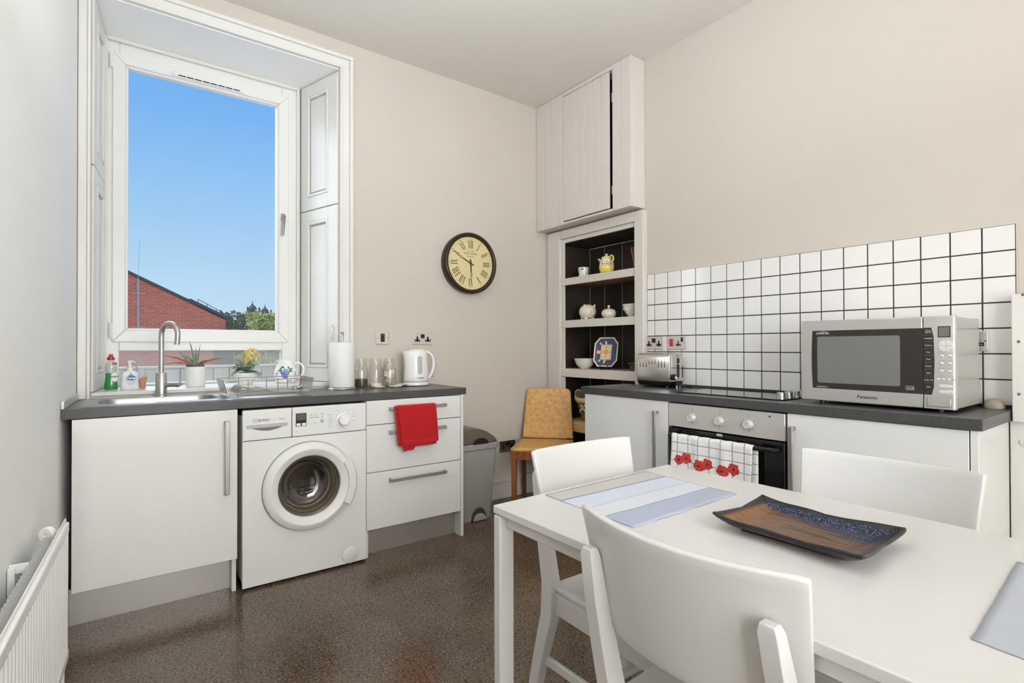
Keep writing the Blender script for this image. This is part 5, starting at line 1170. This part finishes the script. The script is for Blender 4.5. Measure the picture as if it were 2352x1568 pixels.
ct = MB().box(-.0, .001, 0, .001, 0, .001); cs = MB(); cs.tube([c+Vector((.012, .010, .1205)), c+Vector((-.014, -.010, .1208))], .0022, 6); obj('coin_slot', cs, DARKB, pg)
sb = thing('sugar_bowl', (2.90, 2.705, Z2), 'squat cream lidded bowl with a ball knob on the middle alcove shelf', 'bowl')
obj('bowl', MB().lathe([(0, .001), (.032, 0), (.035, .003), (.050, .020), (.055, .038), (.051, .054), (.049, .055)], (2.90, 2.705, Z2), 36), IV, sb, smooth=60)
obj('lid', MB().lathe([(.050, .0552), (.045, .063), (.028, .071), (.008, .074), (.005, .080), (.010, .086), (.010, .093), (.006, .098), (0, .099)], (2.90, 2.705, Z2), 36), IV, sb, smooth=60)
rb = thing('embossed_bowl', (2.90, 2.475, Z2), 'white embossed bowl at the right end of the middle alcove shelf', 'bowl'); c = (2.90, 2.475, Z2)
pr = [(0, .001), (.030, 0), (.033, .006), (.052, .028), (.066, .062), (.071, .084), (.073, .086), (.072, .090), (.067, .086), (.060, .06), (.03, .012), (0, .01)]
obj('body', MB().lathe(pr, c, 40), CERW, rb, smooth=60)
ro = MB()
for k in range(10):
    a = 2*PI*k/10; ro.sphere((c[0]+.064*math.cos(a), c[1]+.064*math.sin(a), c[2]+.058), .010, 8, 6, sc=(.6, .6, 1.0))
obj('relief', ro, CERW, rb, smooth=60)
wb_ = thing('white_bowl', (2.91, 2.968, Z3), 'plain white flared bowl on the lower alcove shelf', 'bowl')
obj('body', MB().lathe([(0, .001), (.036, 0), (.038, .008), (.056, .017), (.068, .036), (.083, .078), (.081, .078), (.065, .036), (.044, .016), (0, .012)], (2.91, 2.968, Z3), 40), CERW, wb_, smooth=60)
# patterned plate on a stand
ps = thing('octagonal_plate', (2.95, 2.76, Z3+.016), 'blue and cream octagonal dish with a tortoise-like pattern propped on a stand', 'plate')
PR, PU = Vector((.35, -.94, 0)).normalized(), Vector((.24, .09, 1)).normalized(); PN = PR.cross(PU).normalized()
if PN.x > 0: PN = -PN
PC = Vector((2.935, 2.765, Z3+.018+.110))
def pp(x, y, d=0.0): return PC+PR*x+PU*y+PN*d
oc = lambda hx, hy, c_: [(-hx+c_, -hy), (hx-c_, -hy), (hx, -hy+c_*1.25), (hx, hy-c_*1.25), (hx-c_, hy), (-hx+c_, hy), (-hx, hy-c_*1.25), (-hx, -hy+c_*1.25)]
mb = MB(); loft(mb, [[pp(x, y, d) for x, y in oc(hx, hy, c_)] for hx, hy, c_, d in ((.070, .088, .028, -.006), (.094, .112, .037, .008), (.095, .113, .037, .011), (.088, .106, .035, .009), (.070, .088, .028, .001))]); obj('dish', mb, mat('cream_rim', (232, 218, 188), .18), ps)
mb = MB(); loft(mb, [[pp(x, y, d) for x, y in oc(hx, hy, c_)] for hx, hy, c_, d in ((.0855, .1035, .034, .0094), (.071, .089, .0285, .0030), (.055, .07, .02, .0030))], cap0=False); obj('blue_glaze', mb, mat('slate_blue_glaze', (66, 74, 104), .18), ps)
DP = mat('cream_pattern', (226, 206, 164), .25); OR = mat('orange_pattern', (222, 150, 58), .3); BP = mat('brown_pattern', (104, 62, 58), .3)
def patch(name, pts, mm, d=.0042, par=None): m_ = MB(); m_.add([pp(x, y, d) for x, y in pts], [tuple(range(len(pts)))]); obj(name, m_, mm, par or ps)
patch('pattern_field', [(-.045, -.060), (.045, -.060), (.045, .060), (-.045, .060)], DP)
for pts in ([(-.012, .058), (.006, .058), (-.002, .085), (-.016, .088)], [(-.012, -.058), (.006, -.058), (-.006, -.088), (-.018, -.084)], [(-.045, -.012), (-.045, .012), (-.078, .014), (-.074, 0), (-.078, -.014)], [(-.045, .055), (-.036, .062), (-.050, .078), (-.060, .066)], [(-.045, -.055), (-.036, -.062), (-.050, -.078), (-.060, -.066)]): patch('pattern_limb', pts, DP)
patch('pattern_centre', [(-.016, -.019), (.016, -.019), (.016, .019), (-.016, .019)], OR, .0050)
mb = MB()
for k in range(12):
    for y in (-.0575, .0575): rect(mb, pp(-.041+.0075*k, y, .005), .0042, .0048, PR, PU)
for k in range(15):
    for x in (-.0425, .0425): rect(mb, pp(x, -.053+.0075*k, .005), .0048, .0042, PR, PU)
for x, y in ((0, .036), (0, -.036), (-.03, 0), (.03, 0)): disc(mb, pp(x, y, .005), .004, PR, PU, 8, ry=.007)
obj('pattern_marks', mb, BP, ps)
sd = thing('plate_stand', (2.94, 2.76, Z3), 'small black wire stand holding the octagonal dish', 'stand')
for x0_, y in ((0.010, 2.737), (-0.010, 2.793)):
    mb = MB(); mb.tube([(2.895+x0_, y-.012, Z3+.030), (2.893+x0_, y-.013, Z3+.004), (2.93+x0_, y+.002, Z3+.006), (2.965+x0_, y+.014, Z3+.012), (2.985+x0_, y+.020, Z3+.11)], .0035, 8); obj('wire', mb, BLACK, sd)
mb = MB(); mb.tube([(2.915, 2.737, Z3+.004), (2.895, 2.79, Z3+.004)], .0032, 8); obj('wire', mb, BLACK, sd)
bl = thing('blue_pot', (2.90, 2.46, Z3), 'small dark blue pot with brown rim right of the octagonal dish', 'pot')
obj('body', MB().lathe([(0, .001), (.036, 0), (.037, .042), (.046, .050), (.047, .054), (.038, .052), (.033, .04), (.033, .006), (0, .006)], (2.90, 2.46, Z3), 28), mat('dark_blue_glaze', (58, 66, 78), .25), bl)
obj('rim', MB().lathe([(.0465, .0505), (.049, .054), (.046, .056), (.040, .0535)], (2.90, 2.46, Z3), 28), mat('brown_rim', (136, 112, 76), .4), bl)
bg_ = thing('felt_basket', (2.92, 2.86, Z4), 'olive felt basket with a ribbon bow on the pine shelf behind the tan chair', 'basket')
FE = mat('olive_felt', (116, 108, 74), .95, bump=.4, bscale=200); CRF = mat('cream_felt', (206, 184, 146), .9)
c = Vector((2.915, 2.905, Z4)); rings = []
for z, r in ((0, .075), (.06, .095), (.12, .118), (.17, .140)): rings.append([c+Vector((r*.75*math.cos(2*PI*k/32), r*math.sin(2*PI*k/32), z+(.055*abs(math.sin(2*PI*k/32))**3 if z > .15 else (.02*abs(math.sin(2*PI*k/32))**3 if z > .1 else 0)))) for k in range(32)])
mb = MB(); loft(mb, rings, cap1=False); obj('body', mb, FE, bg_, solid=.004, smooth=60)
mb = MB(); loft(mb, [[p+Vector((0, 0, -.03))+(p-c).normalized()*.004 for p in rings[3]], [p+Vector((0, 0, .006))+(p-c).normalized()*.005 for p in rings[3]]], cap0=False, cap1=False); obj('cuff', mb, CRF, bg_, solid=.003, smooth=60)
mb = MB()
for a_, L in ((.75, .045), (2.4, .045), (-.75, .055), (-2.4, .055)):
    p = c+Vector((-.092, -.005, .105)); ribbon(mb, [p, p+Vector((-.004, math.cos(a_)*L*.5, math.sin(a_)*L*.5+.003)), p+Vector((.004, math.cos(a_)*L, math.sin(a_)*L))], .007, (-1, 0, .2))
obj('ribbon_bow', mb, CRF, bg_, solid=.002)

# ================================================================== RADIATOR
rd = thing('radiator', (-.16, 1.6, 0.14), 'white ribbed panel radiator on the left wall at the edge of the frame', 'radiator')
D_ = Vector((.05, 1, 0)).normalized(); N_ = Vector((1, -.05, 0)).normalized(); B_ = Vector((-.132, 2.25, 0))
def rp(t, off, z): return B_+D_*t+N_*off+Vector((0, 0, z))
def rbox(mb, t0, t1, o0, o1, z0, z1): mb.hexa([rp(t0, o0, z0), rp(t1, o0, z0), rp(t1, o1, z0), rp(t0, o1, z0), rp(t0, o0, z1), rp(t1, o0, z1), rp(t1, o1, z1), rp(t0, o1, z1)])
T0, T1 = -1.45, .0
mb = MB(); NR = 43
pts = []
for k in range(NR):
    t = T1-.022-k*.0325
    pts += [(t, -.001), (t-.008, -.0075), (t-.018, -.0075), (t-.026, -.001)]
mb.add([rp(t, o, z) for z in (.175, .555) for t, o in pts], [(i, i+1, len(pts)+i+1, len(pts)+i) for i in range(len(pts)-1)]); obj('ribbed_panel', mb, RADW, rd, solid=.002, smooth=0)
mb = MB(); rbox(mb, T0, T1, -.012, .002, .553, .588); obj('top_rail', mb, RADW, rd, bevel=.004)
mb = MB(); rbox(mb, T0, T1, -.012, .002, .145, .178); obj('bottom_rail', mb, RADW, rd, bevel=.004)
mb = MB(); rbox(mb, T1-.022, T1, -.012, .000, .178, .553); obj('end_strip', mb, RADW, rd, bevel=.003)
mb = MB(); rbox(mb, T0, T1+.001, -.009, -.006, .588, .600); obj('seam', mb, RADW, rd)
mb = MB(); pts = []
for k in range(56):
    t = T1-.06-k*.025; pts += [(t, -.016), (t-.005, -.046), (t-.0125, -.048), (t-.018, -.018)]
mb.add([rp(t, o, z) for z in (.19, .572) for t, o in pts], [(i, i+1, len(pts)+i+1, len(pts)+i) for i in range(len(pts)-1)]); obj('convector_fins', mb, mat('fin_grey', (206, 204, 200), .5), rd, solid=.0012, smooth=0)
for t in (-.34, -1.2):
    mb = MB(); rbox(mb, t-.02, t+.02, -.0845, -.081, .20, .575); rbox(mb, t-.003, t+.003, -.084, -.045, .555, .58); rbox(mb, t-.018, t-.010, -.083, -.070, .20, .575); obj('wall_bracket', mb, RADW, rd, bevel=.001)
mb = MB(); o = rp(-.075, -.042, .575); mb.lathe([(0, -.008), (.020, -.008), (.0245, -.005), (.0245, .006), (.020, .010), (.006, .010), (.004, .007), (0, .007)], o, 24, (-.55, -.8, .05)); rc = obj('round_cap', mb, WHITEP, rd, bevel=.001)
mb = MB(); mb.cyl(rp(T1-.01, -.02, .165), rp(T1+.035, -.02, .165), .011, 10); mb.cyl(rp(T1+.035, -.02, .19), rp(T1+.035, -.02, .0), .0075, 10); mb.lathe([(0, .185), (.014, .185), (.016, .19), (.016, .235), (.012, .24), (0, .24)], rp(T1+.035, -.02, 0), 14); obj('valve', mb, WHITEP, rd)

# ================================================================== TABLE
tb = thing('dining_table', (1.16, .52, 0), 'white lacquered dining table with square legs in the foreground', 'table')
ZTB = .740
def tq(s_, t):  # s 0..1 across (x), t along from the far end towards the camera
    a = Vector((.786, 1.143, 0)); f = Vector((1.548, 1.170, 0)); return a.lerp(f, s_)+Vector((.0, -1, 0))*t
TL = 1.24
def tbox(mb, s0, s1, t0, t1, z0, z1):
    q = [tq(s0, t1), tq(s1, t1), tq(s1, t0), tq(s0, t0)]; mb.hexa([p+Vector((0, 0, z0)) for p in q]+[p+Vector((0, 0, z1)) for p in q])
mb = MB(); tbox(mb, 0, 1, 0, TL, ZTB-.021, ZTB); obj('tabletop', mb, TABLE, tb, bevel=.003, seg=3)
lw, lt_ = .062, .030
for s0 in (0, 1-lw):
    for t0 in (0, TL-lt_):
        mb = MB(); tbox(mb, s0+.001, s0+lw, t0+.001, t0+lt_, 0, ZTB-.024); obj('leg', mb, TABLE, tb, bevel=.004, seg=3)
for s0, s1 in ((.028, .052), (.948, .972)):
    mb = MB(); tbox(mb, s0, s1, lt_, TL-lt_, .684, ZTB-.021); obj('side_apron', mb, TABLE, tb, bevel=.003)
for t0 in (.010, TL-.028):
    mb = MB(); tbox(mb, lw, 1-lw, t0, t0+.018, .684, ZTB-.021); obj('end_apron', mb, TABLE, tb, bevel=.003)

# ================================================================== CHAIRS
def build_chair():
    e = thing('dining_chair', (0, 0, 0), local=True)
    mb = MB(); N = 20
    def half(y): return .198+.020*min(1, max(0, (y+.02)/.4))
    mb.grid(lambda u, v: Vector(((u-.5)*2*half(-.03+.412*v)*(1-.03*max(0, v-.9)/.1), -.03+.412*v, .440-.010*math.sin(PI*u)*math.sin(PI*min(1, v*1.15)))), 16, 16)
    obj('seat', mb, CHAIRM, e, solid=.018, solid_off=-1, bevel=.004)
    mb = MB(); mb.box(-.188, .188, .340, .358, .355, .4205); mb.box(-.180, .180, -.022, -.006, .355, .4205)
    for q in (-1, 1): x = q*.190; mb.hexa([(x-.009, -.01, .355), (x+.009, -.01, .355), (x+.009+q*.008, .36, .355), (x-.009+q*.008, .36, .355), (x-.009, -.01, .4205), (x+.009, -.01, .4205), (x+.009+q*.008, .36, .4205), (x-.009+q*.008, .36, .4205)])
    obj('seat_rail', mb, CHAIRM, e, bevel=.003)
    for q in (-1, 1):
        mb = MB(); x = q*.194; mb.hexa([(x-.015, .340, 0), (x+.015, .340, 0), (x+.015, .370, 0), (x-.015, .370, 0), (x-.019, .332, .421), (x+.019, .332, .421), (x+.019, .372, .421), (x-.019, .372, .421)]); obj('front_leg', mb, CHAIRM, e, bevel=.004)
        mb = MB(); rings = []
        for z, y, xc, hx, hy in ((0, -.105, .220, .014, .016), (.20, -.065, .209, .016, .020), (.35, -.030, .200, .018, .024), (.44, -.030, .196, .018, .024), (.55, -.060, .190, .017, .022), (.66, -.089, .184, .016, .018), (.748, -.110, .179, .0155, .013), (.762, -.112, .178, .012, .009)):
            rings.append([(q*xc+a*hx, y+b*hy, z) for a, b in ((-1, -1), (1, -1), (1, 1), (-1, 1))])
        loft(mb, rings); obj('rear_leg', mb, CHAIRM, e, bevel=.002, smooth=25)
    mb = MB()
    def bk(u, v):
        s_ = 2*u-1; z = .585+.25*v; w = .207+.016*v
        cut = .03*max(0, abs(s_)-.72)/.28
        z = z+cut*(1-v)-.004*max(0, abs(s_)-.9)/.1*v
        return Vector((s_*w, -.22*(z-.44)-.046*(1-s_*s_), z-.007*(1-s_*s_)*v))
    mb.grid(bk, 28, 12); obj('backrest', mb, CHAIRM, e, solid=.0135, bevel=.004, smooth=60)
    for q in (-1, 1): mb = MB(); x = q*.199; mb.hexa([(x-.007+q*.006, -.058, .195), (x+.007+q*.006, -.058, .195), (x+.007-q*.004, .36, .195), (x-.007-q*.004, .36, .195), (x-.007+q*.006, -.058, .222), (x+.007+q*.006, -.058, .222), (x+.007-q*.004, .36, .222), (x-.007-q*.004, .36, .222)]); obj('side_stretcher', mb, CHAIRM, e, bevel=.003)
    obj('cross_stretcher', MB().box(-.192, .192, .14, .154, .198, .220), CHAIRM, e, bevel=.003)
    return e
ch = build_chair()
for k, (x, y, r, lb) in enumerate((
        (.851, .563, -PI/2, 'white dining chair nearest the camera, seen from behind with its curved back against the table'),
        (1.243, 1.185, PI, 'white dining chair at the far end of the table beside the blue striped placemat'),
        (1.652, .578, PI/2, 'white dining chair on the oven side of the table, beyond the dark tray'))):
    c = ch if k == 0 else copy_tree(ch)
    c.location = (x, y, 0); c.rotation_euler = (0, 0, r); tag(c, lb, 'chair', 'white chairs round the dining table')

# ================================================================== ON THE TABLE
ZP = ZTB+.0004
def mat_cloth(name, stops, wv):
    M = mat(name, stops[0][1], .95, spec=.05, bump=.5, bscale=500); n = M.node_tree; q, ob = ncoord(n)
    r = n.nodes.new('ShaderNodeValToRGB'); r.color_ramp.interpolation = 'CONSTANT'; e = r.color_ramp.elements
    e[0].position = 0; e[0].color = lin(stops[0][1]); e[1].position = stops[-1][0]; e[1].color = lin(stops[-1][1])
    for p, c in stops[1:-1]: x = e.new(p); x.color = lin(c)
    w = nnoise(n, ob, 60, 4, (wv, 10, 1)); f = nmath(n, 'ADD', q[1], 0.5)
    n.links.new(f, r.inputs[0]); n.links.new(nmix(n, nmath(n, 'MULTIPLY', w, .22), r.outputs[0], lin((150, 150, 152))), n.nodes['Principled BSDF'].inputs['Base Color']); return M
def clothmat(corners, z, nu, nv, amp):
    a, b, c, d = [Vector((x, y, 0)) for x, y in corners]; mb = MB()
    def fn(u, v):
        p = a.lerp(b, u).lerp(d.lerp(c, u), v); j = amp*(math.sin(u*61+v*13)+math.sin(u*23+2))*.5
        if v in (0, 1): p.y += j
        if u in (0, 1): p.x += amp*math.sin(v*47)*.6
        return Vector((p.x, p.y, z+.0009+.0006*math.sin(u*17)*math.sin(v*11)))
    mb.grid(fn, nu, nv); return mb
cen = Vector((1.168, .973, ZP))
S1 = [(0.0, (168, 175, 190)), (.5+.891-.973, (134, 143, 170)), (.5+.8955-.973, (206, 208, 212)), (.5+.969-.973, (170, 177, 196)), (.5+.9725-.973, (199, 204, 215)), (.5+1.055-.973, (134, 143, 172)), (.5+1.060-.973, (190, 187, 181))]
pm = thing('placemat', cen, 'placemat with pale blue and beige woven stripes at the far end of the table', 'placemat')
obj('cloth', clothmat([(.954, 1.130), (1.395, 1.146), (1.386, .815), (.940, .803)], ZP, 60, 24, .0018), mat_cloth('striped_cloth', S1, 60), pm, solid=.0018)
pm = thing('placemat', (1.17, .06, ZP), 'plain grey blue placemat cut off at the right edge of the photo', 'placemat')
obj('cloth', clothmat([(.962, .214), (1.376, .238), (1.372, -.085), (.925, -.085)], ZP, 60, 24, .0007), mat_cloth('grey_cloth', [(0, (176, 180, 187)), (1, (182, 186, 192))], 60), pm, solid=.0018)
# tray
ty = thing('ceramic_tray', (1.193, .543, ZP), 'dark blue and brown glazed rectangular ceramic tray on the white table', 'tray'); tc_ = Vector((1.193, .543, ZP))
TG = mat('tray_glaze', (40, 40, 48), .22, spec=.4); n = TG.node_tree; q, ob = ncoord(n); b = n.nodes['Principled BSDF']
ax_, ay_ = nmath(n, 'DIVIDE', nmath(n, 'ABSOLUTE', q[0]), .108), nmath(n, 'DIVIDE', nmath(n, 'ABSOLUTE', q[1]), .148)
st1 = nnoise(n, ob, 30, 5, (2.6, .32, 1)); st2 = nnoise(n, ob, 110, 4, (2.2, .22, 1)); sp1 = nnoise(n, ob, 300, 2)
brown = nramp(n, st1, [(.30, (34, 25, 20)), (.44, (84, 55, 34)), (.56, (112, 78, 50)), (.70, (58, 42, 34))])
brown = nmix(n, nramp(n, st2, [(.56, (0, 0, 0)), (.70, (120, 120, 120))]), brown, lin((150, 146, 146)))
amber = nmix(n, nramp(n, nmath(n, 'ADD', nmath(n, 'DIVIDE', q[1], .30), .5), [(.66, (0, 0, 0)), (.9, (220, 220, 220))]), brown, lin((120, 80, 40)))
blue = nmix(n, nramp(n, sp1, [(.5, (0, 0, 0)), (.66, (255, 255, 255))]), lin((20, 22, 32)), lin((86, 102, 140)))
bf = nramp(n, nmath(n, 'SUBTRACT', nmath(n, 'ADD', nmath(n, 'DIVIDE', q[0], .2), nmath(n, 'MULTIPLY', st1, .5)), nmath(n, 'DIVIDE', q[1], .75)), [(.42, (0, 0, 0)), (.58, (255, 255, 255))])
c1 = nmix(n, bf, amber, blue)
edge = nmath(n, 'MAXIMUM', ax_, ay_); ef = nramp(n, nmath(n, 'ADD', edge, nmath(n, 'MULTIPLY', sp1, .05)), [(.93, (0, 0, 0)), (.985, (255, 255, 255))])
n.links.new(nmix(n, ef, c1, lin((30, 29, 31))), b.inputs['Base Color'])
bmp = n.nodes.new('ShaderNodeBump'); bmp.inputs['Strength'].default_value = .35; bmp.inputs['Distance'].default_value = .002; n.links.new(st2, bmp.inputs['Height']); n.links.new(bmp.outputs[0], b.inputs['Normal'])
def trayz(x, y):
    a = max(abs(x)/.112, abs(y)/.152); t = min(1, max(0, (a-.70)/.30)); z = .0135+.020*t**1.4
    cr_ = (abs(x)/.112*abs(y)/.152)**4; return z+.006*cr_+.0012*math.sin(y*46)*t
mb = MB()
def trs(u, v):
    x, y = (u-.5)*2, (v-.5)*2; w = 1-.035*(x*x)*(1-0) if 0 else 1
    X = x*.112*(1-.05*(1-y*y)*0-.045*(1-abs(y))**2*abs(x)**4); Y = y*.152*(1-.035*(1-abs(x))**2*abs(y)**4)
    sk_ = -.012*(y < 0)*(-y)*(x < 0)*(-x)
    return tc_+Vector((X+sk_, Y+.003*x, trayz(X, Y)))
mb.grid(trs, 36, 44); obj('dish', mb, TG, ty, solid=.007, solid_off=-1, bevel=.002, smooth=60)
fb = MB(); loft(fb, [[tc_+Vector((x, y, z)) for x, y in rrect(0, 0, hx, hy, .012, 4)] for z, hx, hy in ((0, .070, .112), (.009, .074, .116), (.010, .080, .122))]); obj('foot', fb, mat('tray_foot', (24, 24, 28), .3, bump=.5, bscale=260), ty)
